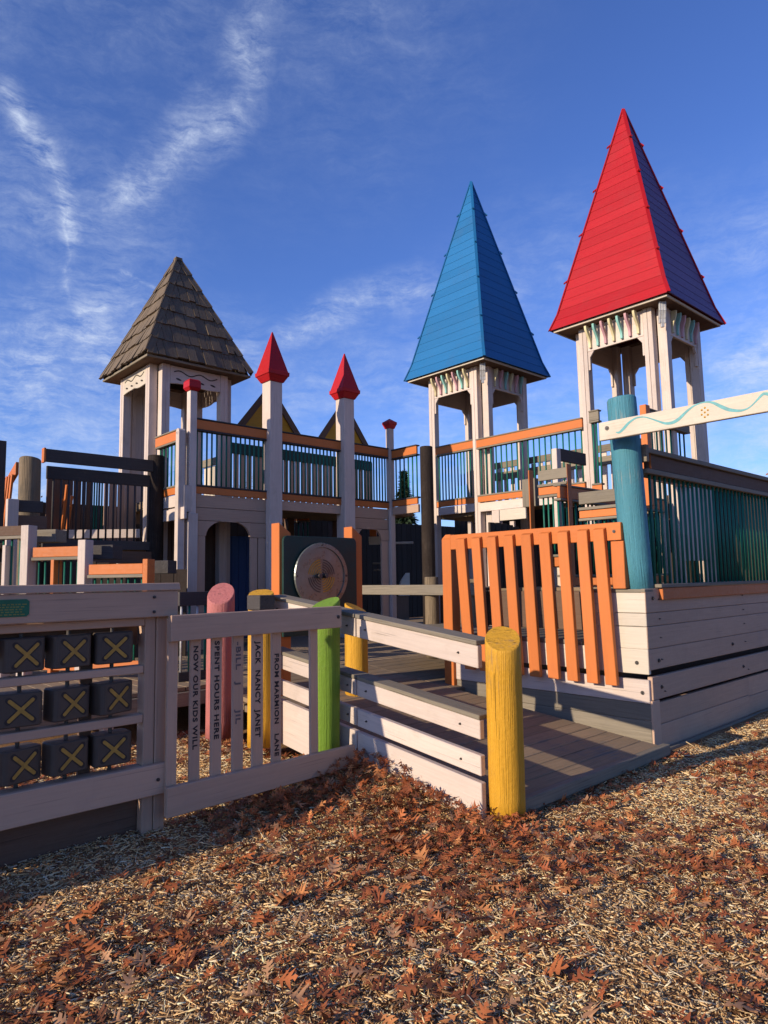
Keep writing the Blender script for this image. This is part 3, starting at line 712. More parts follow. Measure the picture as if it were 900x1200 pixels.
# ------------------------------------------------------------------ raised deck at the right
PW = PA(V((CORNER.x, CORNER.y, 0)))              # long shaded wall
PF = Pl(V((CORNER.x, CORNER.y, 0)), -b_)         # short face towards the ramp, s <= 0 runs away from the corner
def wall_z(y): return PW.hit(757, y)[1]
WTOP = wall_z(690)
def raised_deck():
    t = thing('raised_deck', 'raised play deck with white plank sides behind the orange pickets', 'deck', V((CORNER.x, CORNER.y, 0)))
    L = 4.2
    zj = [wall_z(y) for y in (690, 719, 735, 762, 787.5)]
    m = MB()
    for i in range(4): m.box(PW, 0.0, L, zj[i+1]+0.002, zj[i]-0.001, -0.04, random.uniform(-.003, .001))
    m.box(PW, 0.02, L, wall_z(823), wall_z(795), -0.03, 0.012)
    m.box(PW, 0.13, 2.05, wall_z(855)+0.002, wall_z(828), -0.045, -0.006); m.box(PW, 2.054, L, wall_z(857)+0.002, wall_z(828), -0.045, -0.009)
    m.box(PW, 0.13, 2.05, -0.05, wall_z(855)-0.001, -0.045, -0.004); m.box(PW, 2.054, L, -0.05, wall_z(857)-0.001, -0.045, -0.007)
    m.build('wall_boards', LAV_SH, t)
    MB().box(PW, 0.0, 0.125, -0.05, wall_z(823)-0.003, -0.06, 0.013).build('corner_post', LAV_SH, t)
    MB().box(PW, 0.05, L, -0.06, 0.015, 0.014, 0.05).build('ground_board', GRY, t)
    MB().box(PW, 0.05, L, -0.05, WTOP-0.02, -0.30, -0.26).build('inner_wall', BROWN, t)
    # towards the ramp
    m = MB(); s1 = -0.002
    for i in range(3): m.box(PF, -0.58, s1, zj[i+1]+0.002, zj[i]-0.002-(0.03 if i == 0 else 0), -0.04, random.uniform(-.002, .002))
    m.build('wall_boards', CRM, t)
    MB().box(PF, -0.60, 0.0, zj[0]-0.03, zj[0]-0.003, -0.14, 0.004).build('sill', GRY, t)
    zl1, zl0 = PF.hit(740, 760)[1], PF.hit(740, 789)[1]
    MB().box(PF, -2.06, s1, zl0, zl1, -0.035, 0.003).build('wall_boards', CRM, t)
    z1, z0 = PF.hit(748, 796)[1], PF.hit(748, 823)[1]
    MB().box(PF, -2.06, -0.003, z0, z1, -0.03, 0.012).build('ledger_board', LAV, t)
    m = MB(); zm = (z0+0.10)/2
    m.box(PF, -2.06, -0.003, zm+0.002, z0-0.003, -0.03, 0.004); m.box(PF, -2.06, -0.003, 0.05, zm, -0.03, 0.006)
    m.build('kick_panel', GRY, t)
    # step level and upper floor behind the pickets
    MB().box(PF, -3.2, -0.60, zl1+0.002, zl1+0.042, -1.0, 0.0).build('step', GRY, t)
    MB().box(PF, -3.2, -0.60, zl1+0.044, WTOP-0.045, -1.04, -1.0).build('riser', BROWN, t)
    m = MB(); 
    A = 0.0
    while A < 4.0:
        m.box(PF, -3.2 if A > 0.96 else -0.60, -0.05, WTOP-0.043, WTOP-0.004, -A-0.14, -A-0.005); A += 0.145
    m.build('floor_planks', DECK, t)
    for px, y in ((757.5+8, 704), ): bolt(PW, 0.12, WTOP-0.08, 0.001, t)
    bolt(PW, 0.17, zj[4]+0.07, 0.001, t); bolt(PW, 0.17, wall_z(809), 0.012, t); bolt(PF, -0.10, zj[4]+0.06, 0.003, t); bolt(PF, -0.06, (z0+z1)/2-0.01, 0.012, t)
    for u in (0.22, 2.02):
        for k in range(4): bolt(PW, u, (zj[k]+zj[k+1])/2+0.01*math.sin(u*9+k), 0.0, t, 0.006)
        bolt(PW, u, wall_z(815), 0.012, t, 0.006)
    bolt(PW, 1.7, zj[4]+0.09, 0.001, t); bolt(PW, 1.9, wall_z(809), 0.012, t)
raised_deck()

def orange_fence():
    t = thing('picket_fence', 'bright orange picket guard fence beside the ramp', 'fence', PF.at(-1.1, 0.4))
    p = PF; n0 = 0.014
    sL = p.S(521, 630); sR, zt = p.hit(731, 611)
    zt1, zb1 = p.hit(731, 612)[1], p.hit(731, 633)[1]
    MB().box(p, sL+0.13, sR, zb1, zt1, n0, n0+0.045).build('top_rail', ORG, t)
    # end post with a bevelled head
    m = MB(); w_ = 0.125
    c = lambda s, n, z: p.at(s, z, n)
    a, b, f, k = sL, sL+w_, n0+0.035, n0-0.09
    m.hexa([c(a, k, 0.28), c(b, k, 0.28), c(b, f, 0.28), c(a, f, 0.28), c(a, k, zt1-0.035), c(b, k, zt1-0.035), c(b, f, zt1-0.035), c(a, f, zt1-0.035)])
    i = 0.028
    m.hexa([c(a, k, zt1-0.035), c(b, k, zt1-0.035), c(b, f, zt1-0.035), c(a, f, zt1-0.035), c(a+i, k+i, zt1+0.012), c(b-i, k+i, zt1+0.012), c(b-i, f-i, zt1+0.012), c(a+i, f-i, zt1+0.012)])
    m.build('end_post', ORG, t)
    zb = p.hit(737, 688)[1]; u0, u1 = p.S(719, 660), p.S(734, 660)
    MB().box(p, u0, u1, WTOP+0.002, zb1-0.003, n0-0.05, n0+0.02).build('end_post', ORG, t)
    tops = [541, 559.5, 577.5, 597, 617.5, 638.5, 660, 682.5, 701.5]; wpx = [10.5, 10, 10.5, 11, 11.5, 12, 12, 12.5, 13]
    bots = [552.5, 570, 588, 608, 628.5, 650, 672.5, 695.5, 717]
    zbot = p.hit(729, 802)[1]
    for x, wp, xb in zip(tops, wpx, bots):
        m = MB(); yt_ = 629+(x-541)*(-8/160)
        u0, u1 = p.S(x, yt_), p.S(x+wp, yt_)
        yb2 = 770+(x-541)*0.19; v0 = p.S(xb, yb2); v1 = v0+(u1-u0)
        z1 = zt1-0.035; f, k = n0+0.092, n0+0.047; A_ = 0.02
        m.hexa([p.at(v0, zbot, k), p.at(v1, zbot, k), p.at(v1, zbot, f), p.at(v0, zbot, f), p.at(u0, z1, k), p.at(u1, z1, k), p.at(u1, z1-A_, f), p.at(u0, z1-A_, f)])
        m.build('picket', ORG, t)
    bolt(p, sR-0.06, (zt1+zb1)/2, n0+0.045, t, 0.014); bolt(p, sL+0.06, 0.62, n0+0.035, t, 0.013)
orange_fence()

def deck_railing():
    # teal bars over the long shaded wall
    s0 = PW.S(757, 560)+0.06; s1 = 4.2; zt = PW.hit(757, 527)[1]; n = -0.06
    t = thing('guard_railing', 'long shaded teal barred railing on top of the plank wall at the right edge', 'railing', PW.at(2, WTOP))
    zr = zt
    m = MB(); m.box(PW, s0-0.05, s1, zr-0.03, zr+0.012, -0.16, 0.03); m.build('rail_cap', GRY, t)
    m = MB(); m.box(PW, s0-0.10, s0-0.052, zr-0.11, zr+0.035, -0.17, 0.035); m.build('end_cap', GRY, t)
    MB().box(PW, s0, s1, zr-0.155, zr-0.033, -0.045, 0.0).build('top_rail', BROWN, t)  # orange rail coloured brown, so its shade is painted in
    MB().box(PW, s0, s0+0.004, zr-0.16, zr-0.034, 0.001, 0.02).build('rail_end', ORG, t)
    MB().box(PW, s0-0.04, s1, zr-0.20, zr-0.158, -0.15, 0.012).build('rail_cap', GRY, t)
    MB().box(PW, s0+0.02, s1, WTOP+0.005, WTOP+0.035, -0.13, 0.045).build('rail_cap', GRY, t)
    MB().box(PW, s0+0.06, s1, WTOP-0.095, WTOP+0.002, 0.002, 0.034).build('bottom_rail', ORG, t)
    N = 44
    for i in range(N):
        u = s0+0.06+i*0.093
        MB().tube([PW.at(u, WTOP+0.03, -0.03), PW.at(u, zr-0.18, -0.03)], [0.0125, 0.0125], 8).build('baluster', BAR, t, 0, True)
    # railing along the far side of the same deck
    far = Pl(PW.at(0, 0, -1.75), PW.d)
    guard('teal barred railing along the far side of the right hand deck', far, 1.5, 4.2, WTOP, zt+0.02, 29)
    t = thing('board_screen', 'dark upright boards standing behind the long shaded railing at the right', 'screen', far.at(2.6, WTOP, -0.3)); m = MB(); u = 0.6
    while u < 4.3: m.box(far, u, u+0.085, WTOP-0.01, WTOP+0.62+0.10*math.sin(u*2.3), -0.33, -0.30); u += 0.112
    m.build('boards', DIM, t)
deck_railing()

def wave_board():
    q = W(725, 505, 5.55); p = PB(V((q.x, q.y, 0)))
    sL, zt = p.hit(706, 497); zb = p.hit(706, 518)[1]
    t = thing('painted_board', 'long cream board painted with a turquoise wavy line, bolted to the turquoise post', 'board', p.at(sL, zb))
    L = p.S(900, 460)+0.9
    MB().box(p, sL, L, zb, zt, 0.02, 0.062).build('board', CRM, t)
    pts = [(190, 277), (205, 280), (225, 262), (250, 232), (285, 208), (325, 203), (370, 217), (425, 237), (460, 233), (490, 216), (525, 180), (560, 152), (595, 138), (630, 132), (660, 139), (690, 155), (730, 172), (780, 177), (815, 168), (840, 150), (870, 118), (900, 85)]
    fine = []
    for i in range(len(pts)-1):
        for k in range(4): f = k/4; fine.append((pts[i][0]*(1-f)+pts[i+1][0]*f, pts[i][1]*(1-f)+pts[i+1][1]*f))
    fine.append(pts[-1])
    P = []
    for x, y in fine:
        s, z = p.hit(680+x/4.09, 440+y/4.09); P.append((s, z))
    # the wave goes on beyond the picture edge
    s0, z0 = P[-1]
    for k in range(1, 30): P.append((s0+k*0.03, (zt+zb)/2+0.03*math.cos(k*0.18+0.3)))
    for _ in range(2): P = [P[0]]+[((P[i-1][0]+P[i][0]*2+P[i+1][0])/4, (P[i-1][1]+P[i][1]*2+P[i+1][1])/4) for i in range(1, len(P)-1)]+[P[-1]]
    m = MB(); n = 0.0635
    for i in range(len(P)-1):
        def off(j):
            a, b = P[max(0, j-1)], P[min(len(P)-1, j+1)]; d = V((b[0]-a[0], b[1]-a[1], 0)).normalized()
            w_ = 0.0085+0.004*math.sin(j*0.23)-0.005*max(0, 1-j/10)
            return (P[j][0]-d.y*w_, P[j][1]+d.x*w_), (P[j][0]+d.y*w_, P[j][1]-d.x*w_)
        (a, b), (c, d) = off(i), off(i+1)
        for z in (0,): m.tri([p.at(b[0], b[1], n), p.at(d[0], d[1], n), p.at(c[0], c[1], n), p.at(a[0], a[1], n)], [(b[0], b[1]), (d[0], d[1]), (c[0], c[1]), (a[0], a[1])])
    m.build('painted_wave', WAVE, t, 0)
    fx, fy = 614, 183
    m = MB(); m2 = MB()
    for k in range(7):
        dx, dy = (0, 0) if k == 6 else (17*math.sin(k*1.047), 22*math.cos(k*1.047))
        s, z = p.hit(680+(fx+dx)/4.09, 440+(fy+dy)/4.09); o = p.at(s, z, 0.0622)
        m.tube([o, o+p.n*0.002], [0.0075, 0.0075], 10); m2.tube([o+p.n*0.002+ZZ*-0.004, o+p.n*0.003-ZZ*0.004], [0.003, 0.003], 8)
    m.build('flower_petals', GOLD, t, 0); m2.build('flower_dots', CARV, t, 0)
    s, z = p.hit(716, 503); bolt(p, s, z, 0.062, t, 0.018)
    # the second post that carries the board's far end
    e = p.at(L-0.15, 0, -0.11); post('turquoise log post carrying the near end of the painted board', V((e.x, e.y, -0.05)), V((e.x, e.y, zt+0.12)), 0.125, TEA)
wave_board()

# ------------------------------------------------------------------ towers
def tower(name, label, C, w, zb, ze, zap, oh, style, mats, lean=None, walls={}, rail_z=2.70):
    t = thing(name, label, 'tower', V((C.x, C.y, zb)))
    o = V((C.x, C.y, 0))
    F = [Pl(o, -b_), Pl(o, a_), Pl(o+a_*w+b_*w, b_), Pl(o+a_*w+b_*w, -a_)]
    # face i: outward normal; s measured from the common corner
    # F0 left-front: s from -w..0 ; F1 right-front: s 0..w ; F2 far right: s -w..0 from far corner ; F3 far left: s 0..w
    spans = [(-w, 0), (0, w), (-w, 0), (0, w)]
    pw, off = 0.135, 0.145
    for fi, (p, (s0, s1)) in enumerate(zip(F, spans)):
        pm = LAV
        for u0, u1 in ((s0+off, s0+off+pw), (s1-off-pw, s1-off)):
            m = MB(); m.box(p, u0, u0+pw*0.48, zb, ze-0.02, -0.135, 0.0); m.box(p, u0+pw*0.5, u1, zb, ze-0.02, -0.135, -0.004); m.build('post', pm, t)
        # inner wing beside each post
        i0, i1 = s0+off+pw+0.003, s1-off-pw-0.003
        zval = ze-0.42
        if style == 'cone':
            MB().box(p, i0, i1, zval, ze-0.03, -0.05, -0.012).build('valance', LAV, t)
            for sg, u in ((1, i0), (-1, i1)):
                m = MB(); a = 0.11; m.prism([p.at(u, zval-0.002, -0.05), p.at(u+sg*a, zval-0.002, -0.05), p.at(u+sg*0.035, zval-0.10, -0.05), p.at(u+sg*0.035, zval-0.30, -0.05), p.at(u, zval-0.30, -0.05)], p.n*0.036); m.build('brace', LAV, t)
            if fi < 2:
                nb = 7 if fi == 0 else 6; cols = mats['brackets']
                for k in range(nb):
                    u = i0+(i1-i0)*(k+0.5)/nb; m = MB(); prof = []
                    for j in range(13):
                        f = j/12; z = ze-0.05-f*0.33; nn = (0.030+0.105*(1-f)+0.022*math.sin(f*6.0+0.5))*(1 if fi == 0 else 0.5); prof.append((nn, z))
                    outl = [p.at(u-0.018, z, nn) for nn, z in prof]+[p.at(u-0.018, z, max(-0.010, nn-0.075)) for nn, z in reversed(prof)]
                    m.prism(outl, p.d*0.036); m.build('bracket', cols[k % 3], t, 0.002)
                for k in range(nb):
                    u = i0+(i1-i0)*(k+0.5)/nb
        else:
            # carved frieze
            zv = ze-0.30
            pts = [p.at(i0, ze-0.03, -0.03), p.at(i0, zv-0.10, -0.03)]
            pts2 = []
            for j in range(9):
                f = j/8; pts2.append(p.at(i0+(i1-i0)*f, zv+0.02+0.05*math.sin(f*7+0.5)*0.4-0.05*abs(math.cos(f*3.14)), -0.03))
            m = MB(); m.prism([p.at(i0, ze-0.03, -0.03)]+pts2+[p.at(i1, ze-0.03, -0.03)], p.n*0.028, 0, p.d); fz = m.build('frieze', CRM if fi == 0 else LAV, t)
            m = MB(); P = [(i0+0.06+(i1-i0-0.12)*j/24, ze-0.125+0.028*math.sin(j*0.55)) for j in range(25)]
            for (u, z), (u2, z2) in zip(P, P[1:]): m.bar(p.at(u, z, -0.001), p.at(u2, z2, -0.001), 0.018, 0.004, ZZ)
            m.build('carved_wave', CARV, fz, 0)
            m = MB()
            for k in range(4):
                u = i0+(i1-i0)*(k+0.7)/4.4
                pl_ = [p.at(u+0.05*math.cos(q*1.047+0.6)*1.0, ze-0.235+0.02*math.sin(q*1.047), -0.002) for q in range(6)]
                m.prism(pl_, p.n*0.003)
            m.build('carved_leaves', CARV, fz, 0)
        if fi in walls:
            j0, j1, za, zc = walls[fi]
            m = MB(); k = 5
            for q in range(k): m.box(p, i0+(i1-i0)*(j0+(j1-j0)*q/k)+.002, i0+(i1-i0)*(j0+(j1-j0)*(q+1)/k)-.002, za, zc, -0.11, -0.08+random.uniform(-.004,.004))
            m.build('wall_panel', LAV, t)
    # floor and inside ceiling
    c = lambda i, j, z: o+a_*i+b_*j+ZZ*z
    e = 0.02
    def slab(z0, z1, ins, nm, mt):
        m = MB(); q = [c(ins, ins, z0), c(w-ins, ins, z0), c(w-ins, w-ins, z0), c(ins, w-ins, z0)]; m.hexa(q+[x+ZZ*(z1-z0) for x in q]); return m.build(nm, mt, t)
    slab(rail_z-0.14, rail_z, 0.15, 'floor', DECK)
    # roof: soffit frame, fascia, faces
    z0 = ze-0.018
    m = MB()
    for i0, i1, j0, j1 in ((-oh+.03, 0.14, -oh+.03, w+oh-.03), (w-0.14, w+oh-.03, -oh+.03, w+oh-.03), (0.142, w-0.142, -oh+.03, 0.14), (0.142, w-0.142, w-0.14, w+oh-.03)):
        q = [c(i0, j0, z0), c(i1, j0, z0), c(i1, j1, z0), c(i0, j1, z0)]; m.hexa(q+[x+ZZ*0.02 for x in q])
    m.build('soffit', BROWN, t)
    m = MB(); fo = oh+0.0; fh = 0.036
    for i0, i1, j0, j1 in ((-fo, -fo+.028, -fo, w+fo), (w+fo-.028, w+fo, -fo, w+fo), (-fo+.03, w+fo-.03, -fo, -fo+.028), (-fo+.03, w+fo-.03, w+fo-.028, w+fo)):
        q = [c(i0, j0, z0-.004), c(i1, j0, z0-.004), c(i1, j1, z0-.004), c(i0, j1, z0-.004)]; m.hexa(q+[x+ZZ*fh for x in q])
    m.build('fascia', CRM if style == 'cone' else GRY, t)
    ctr = c(w/2, w/2, 0); half = w/2+oh+0.012
    dirs = [(-a_, -b_), (-b_, a_), (a_, b_), (b_, -a_)]
    if style == 'cone':
        zr0 = ze+0.015; H = zap-zr0
        nco = 23
        def prof(f):      # half width at height fraction, with a small kick at the eave
            return half*(1-f)+0.035*max(0, 1-f*14)
        for di, (nn, tt) in enumerate(dirs):
            m = MB()
            fs = [k/nco for k in range(nco+1)]
            for k in range(nco):
                f0, f1 = fs[k], fs[k+1]-0.0006
                h0, h1 = prof(f0)+0.005, prof(f1)+0.001
                if k == nco-1: h1 = 0.004
                z0_, z1_ = zr0+H*f0, zr0+H*f1
                # each course split in planks along its width
                L0 = h0; n_pl = max(1, int(round((h0*2)/1.1)))
                q0 = ctr+nn*h0-tt*h0+ZZ*z0_; q1 = ctr+nn*h0+tt*h0+ZZ*z0_; q2 = ctr+nn*h1+tt*h1+ZZ*z1_; q3 = ctr+nn*h1-tt*h1+ZZ*z1_
                th = (-nn*0.9-ZZ*0.3)*0.02
                pts = [q0, q1, q2, q3]
                ins = [ctr+(x-ctr)-nn*0.02 for x in pts]; sh = 0.02
                ins = [ctr+nn*(h0-sh)-tt*(h0-sh)+ZZ*z0_, ctr+nn*(h0-sh)+tt*(h0-sh)+ZZ*z0_, ctr+nn*max(0, h1-sh)+tt*max(0, h1-sh)+ZZ*z1_, ctr+nn*max(0, h1-sh)-tt*max(0, h1-sh)+ZZ*z1_]
                m.hexa(ins+pts)
            m.build('roof_face', mats['faces'][di], t, 0)
        # hip battens with little end tabs
        for k in range(4):
            nn, tt = dirs[k]; m = MB()
            dg = (nn+tt)
            def hp(f, out=0.0): return ctr+dg*(prof(f)+out)+ZZ*(zr0+H*f)
            m.bar(hp(0.0, 0.006), hp(0.0714, 0.006), 0.05, 0.018, nn-tt); m.bar(hp(0.0714, 0.006), hp(0.995, 0.004), 0.05, 0.018, nn-tt)
            for f in (0.21, 0.42, 0.62, 0.82):
                m.bar(hp(f+0.012, 0.002), hp(f-0.002, 0.038), 0.045, 0.020, nn-tt)
            m.build('hip_batten', mats['hip'][k], t, 0)
    else:
        zr0 = ze+0.034; H = zap-zr0; nco = 7; rr = random.Random(5)
        for di, (nn, tt) in enumerate(dirs):
            m = MB(); m2 = MB()
            for k in range(nco):
                f0, f1 = k/nco, (k+1)/nco
                def half_at(f): return half*(1-f)**1.0*0.985+0.02
                h0, h1 = half_at(f0), half_at(f1)
                u = -h0
                while u < h0-0.01:
                    wd = min(rr.uniform(0.08, 0.20), h0-u); drop = rr.uniform(-0.02, 0.045)/H*0+rr.uniform(-.02, .05)
                    lift = rr.uniform(0.016, 0.04)
                    def pt(uu, f, up, zadd=0.0):
                        hh = half_at(f); k_ = hh/h0; lim = hh
                        uu = max(-lim, min(lim, uu)); return ctr+nn*(hh+up)+tt*uu+ZZ*(zr0+H*f+up*0.35+zadd)
                    fb = f0-(drop*0.6)/H; ft = f1+0.015
                    fb = max(-0.012, fb)
                    ga = 0.004
                    b = [pt(u+ga, fb, 0.0), pt(u+wd-ga, fb, 0.0), pt(u+wd-ga, ft, -0.012), pt(u+ga, ft, -0.012)]
                    tp = [pt(u+ga, fb, lift), pt(u+wd-ga, fb, lift), pt(u+wd-ga, ft, 0.004), pt(u+ga, ft, 0.004)]
                    # grain runs up the slope
                    q = [b[0], b[1], tp[1], tp[0], b[3], b[2], tp[2], tp[3]]
                    if (b[2]-b[3]).length > 0.004 and (b[1]-b[0]).length > 0.004: m.hexa(q)
                    u += wd
            m.build('roof_face', SHG, t, 0)
        for k in range(4):
            nn, tt = dirs[k]; m = MB(); dg = nn+tt; f = 0.0
            while f < 0.97:
                f1 = min(1.0, f+0.15); hh = lambda q: half*(1-q)*0.985+0.02
                jig = rr.uniform(-.006, .006)
                for s_, v_ in ((nn, tt), (tt, nn)):
                    p0 = ctr+dg*(hh(f)+0.020)+ZZ*(zr0+H*f+0.02)-s_*0.055; p1 = ctr+dg*(hh(f1)+0.000)+ZZ*(zr0+H*f1+0.02)-s_*0.045
                    m.bar(p0, p1, 0.12, 0.014, s_)
                f += 0.14
            m.build('hip_shingles', SHG, t, 0)
        m = MB(); top = ctr+ZZ*(zap-0.03); m.bar(top-ZZ*0.10, top+ZZ*0.05, 0.12, 0.10, a_); m.build('ridge_cap', SHG, t)
    # corner ornament
    if style == 'cone':
        cp = o-a_*0.02-b_*0.02; d = (-a_-b_).normalized()
        m = MB()
        for k in range(3):
            x = (a_-b_).normalized()*(k-1)*0.034
            pz = [(ze-0.02, 0.10), (ze-0.16, 0.085), (ze-0.27, 0.055), (ze-0.33, 0.05)]
            for (za, oa), (zc, oc) in zip(pz, pz[1:]): m.bar(V((cp.x, cp.y, za))+x+d*(oa-0.05), V((cp.x, cp.y, zc))+x+d*(oc-0.05), 0.031, 0.04, x if x.length else a_-b_)
        m.bar(V((cp.x, cp.y, ze-0.332))+d*0.0, V((cp.x, cp.y, ze-0.39))+d*0.0, 0.045, 0.04, a_-b_)
        m.build('corner_ornament', LAMP, t, 0.003)
    if lean:
        t.rotation_euler = lean
    return t, F
blueC = W(569, 560, 12.4); blueC.z = 0
def tz(C, w, oh, ye, ya): return zvert(C-(a_+b_)*oh, ye), zvert(C+(a_+b_)*(w/2), ya)
ze, za = tz(blueC, 1.52, 0.22, 419, 212)
tower('castle_tower', 'castle tower with a steep bright blue pyramid roof', blueC, 1.52, DECKZ, ze, za, 0.22, 'cone',
      dict(brackets=[PYL, PPK, PTE], faces=[BLU, BLU, BLU, BLU], hip=[BLU, BLU, BLU, BLU]))
redC = W(782, 440, 9.85); redC.z = 0
ze, za = tz(redC, 1.50, 0.19, 345, 127)
tower('castle_tower', 'castle tower with a steep bright red pyramid roof and one purple side', redC, 1.50, DECKZ, ze, za, 0.19, 'cone',
      dict(brackets=[PYL, PTE, PPK], faces=[RED, PUR, RED, PUR], hip=[RED, RED, RED, RED]), lean=(0.0, rad(-0.5), 0), walls={1: (0, 1, 1.6, 3.05)}, rail_z=2.45)
shgC = W(179, 460, 10.5); shgC.z = 0
ze, za = tz(shgC, 1.44, 0.18, 415, 304)
tower('castle_tower', 'castle tower with a weathered grey shingle roof', shgC, 1.44, DECKZ, ze, za, 0.18, 'shingle', {}, walls={3: (0.30, 1.0, 2.4, ze-0.25)})
# ------------------------------------------------------------------ castle walkway between the shingled and the blue tower
PC = PA(W(224, 500, 9.9))
ZF = 2.68
def spire(name_parent, C, half, h, z, mat, band=0.13):
    m = MB(); sq = lambda hw, zz: [C-a_*hw-b_*hw+ZZ*zz, C+a_*hw-b_*hw+ZZ*zz, C+a_*hw+b_*hw+ZZ*zz, C-a_*hw+b_*hw+ZZ*zz]
    m.hexa(sq(half*0.66, z)+sq(half*0.93, z+band*0.75)); m.hexa(sq(half*0.985, z+band*0.752)+sq(half, z+band*1.25)); m.hexa(sq(half*0.93, z+band*1.252)+sq(0.008, z+h))
    return m.build('finial', mat, name_parent, 0.004)
def castle():
    t = thing('castle_walkway', 'shaded castle wall with arches below a raised walkway and red spired posts', 'play structure', PC.at(1.5, DECKZ))
    p = PC
    s = {k: p.S(px, 560) for k, px in dict(p0=224, p1=319, p2=405, p3=457.5).items()}
    def cpost(key, hw, top, base=DECKZ, n=0.0, nm='post'):
        c = p.at(s[key], 0, n); m = MB()
        m.bar(c+ZZ*base, c+ZZ*top, hw*2, hw*2, a_); return m.build(nm, LAV, t, 0.006), c
    z_at = lambda px, y: p.hit(px, y)[1]
    po, c = cpost('p1', 0.115, z_at(318, 449)); f = spire(t, c, 0.20, z_at(318, 389)-z_at(318, 449), z_at(318, 449)+0.002, RED); f.parent = t
    po, c = cpost('p2', 0.115, z_at(405, 469)); spire(t, c, 0.195, z_at(405, 415)-z_at(405, 469), z_at(405, 469)+0.002, RED)
    po, c = cpost('p3', 0.055, z_at(457, 503)); spire(t, c, 0.10, 0.19, z_at(457, 503)+0.002, RED, 0.10)
    po, c = cpost('p0', 0.055, z_at(226, 459), base=DECKZ)
    m = MB(); sq = lambda hw, zz: [c-a_*hw-b_*hw+ZZ*zz, c+a_*hw-b_*hw+ZZ*zz, c+a_*hw+b_*hw+ZZ*zz, c-a_*hw+b_*hw+ZZ*zz]
    z = z_at(226, 459)+0.002; m.hexa(sq(0.065, z)+sq(0.095, z+0.04)); m.hexa(sq(0.095, z+0.042)+sq(0.092, z+0.14)); m.hexa(sq(0.092, z+0.142)+sq(0.07, z+0.165)); m.build('finial', RED, t)
    # lower, thicker jacket of the thin post
    MB().box(p, s['p0']-0.075, s['p0']+0.075, DECKZ, z_at(226, 602), -0.075, 0.075).build('post_jacket', LAV, t)
    # wall bays
    def bay(k0, k1, arch, h0=0.10, h1=0.10, boards=2):
        s0, s1 = s[k0]+h0+0.003, s[k1]-h1-0.003
        zt = ZF-0.012
        m = MB(); zz = zt
        for i in range(boards): m.box(p, s0, s1, zz-0.185, zz-0.003, -0.04, random.uniform(-.004, .002)); zz -= 0.188
        m.build('wall_boards', LAV_SH, t)
        if arch:
            w0, w1 = p.S(arch[0], 640), p.S(arch[1], 640)
            r = (w1-w0)/2; ry = min(r, 0.24); cz = p.hit((arch[0]+arch[1])/2, arch[2])[1]-ry
            m = MB(); n = 14; arc = [((w0+w1)/2-r*math.cos(math.pi*i/n), cz+ry*math.sin(math.pi*i/n)) for i in range(n+1)]
            for (u0, z0), (u1, z1) in zip(arc, arc[1:]): m.sk(p, u0, z0, zz-0.004, u1, z1, zz-0.004, -0.04, 0.006)
            if w0-s0 > 0.01: m.box(p, s0, w0, cz, zz-0.004, -0.04, 0.006)
            if s1-w1 > 0.01: m.box(p, w1, s1, cz, zz-0.004, -0.04, 0.006)
            m.build('arch', LAV_SH, t, 0)
            m = MB()
            for lo, hi in ((s0, w0), (w1, s1)):
                k = max(1, int(round((hi-lo)/0.14))); 
                for i in range(k): m.box(p, lo+(hi-lo)*i/k+0.008, lo+(hi-lo)*(i+1)/k-0.008, DECKZ, cz-0.003, -0.04, random.uniform(-.004, .003))
            m.build('side_panel', LAV_SH, t)
    bay('p0', 'p1', (241, 293, 610), 0.08, 0.115); bay('p2', 'p3', (419, 447, 617), 0.115, 0.06)
    s0, s1 = s['p1']+0.103, s['p2']-0.103
    MB().box(p, s0, s1, ZF-0.16, ZF-0.012, -0.04, 0.0).build('wall_boards', LAV_SH, t)
    # walkway floor
    m = MB(); u = p.S(183, 560)
    A0, A1 = -0.06, p.S(470, 560)+0.3
    while A0 < A1:
        m.box(p, A0, A0+0.14, ZF-0.10, ZF-0.02, -1.75, -0.06); A0 += 0.145
    m.build('floor_planks', DECK, t)
    # railing sections over the wall
    zt = p.hit(232, 490)[1]
    for k0, k1, h0, h1, nb, lab in (('p0', 'p1', .06, .10, 13, 'teal barred walkway railing left of the taller red spired post'), ('p1', 'p2', .10, .10, 15, 'teal barred walkway railing between the two red spired posts'), ('p2', 'p3', .10, .06, 11, 'teal barred walkway railing right of the shorter red spired post')):
        guard(lab, p, s[k0]+h0+0.003, s[k1]-h1-0.003, ZF, zt, nb+2, (ORG, DGR, ORG), 0.04, 'railings along the front of the castle walkway')
    # return to the corner log
    e = p.at(s['p3'], 0); q = Pl(e, -b_); u1 = q.S(489, 540)
    guard('short teal barred railing turning the corner beside the dark log post', q, 0.06, u1, ZF+0.03, zt-0.03, 6, (ORG, DGR, ORG))
    MB().box(q, 0.06, u1+0.02, ZF-0.12, ZF+0.02, -0.03, 0.02).build('corner_beam', LAV_SH, t)
    lg = q.at(u1+0.06, 0, -0.17); post('shade-darkened brown log post between the castle walkway and the blue roofed tower', V((lg.x, lg.y, DECKZ)), V((lg.x, lg.y, zt-0.06)), 0.115, BRN)
    # return to the shingled tower, sunlit
    e = p.at(p.S(211, 560), 0, 0.0); q = Pl(e, -b_)
    zt2 = q.hit(206, 504)[1]
    guard('short sunlit orange and teal railing joining the shingled tower to the walkway', q, q.S(183, 540), -0.05, ZF-0.02, zt2, 6)
    MB().box(q, q.S(183, 540), -0.05, ZF-0.20, ZF-0.035, -0.03, 0.012).build('tie_beam', LAV, t)
    MB().box(q, q.S(180, 540), 0.16, ZF-0.39, ZF-0.22, -0.03, 0.012).build('tie_beam', LAV, t)
    c = e
    m = MB(); m.bar(c+ZZ*DECKZ, c+ZZ*(p.hit(211, 506)[1]), 0.10, 0.10, a_); prf = p.hit(211, 506)[1]
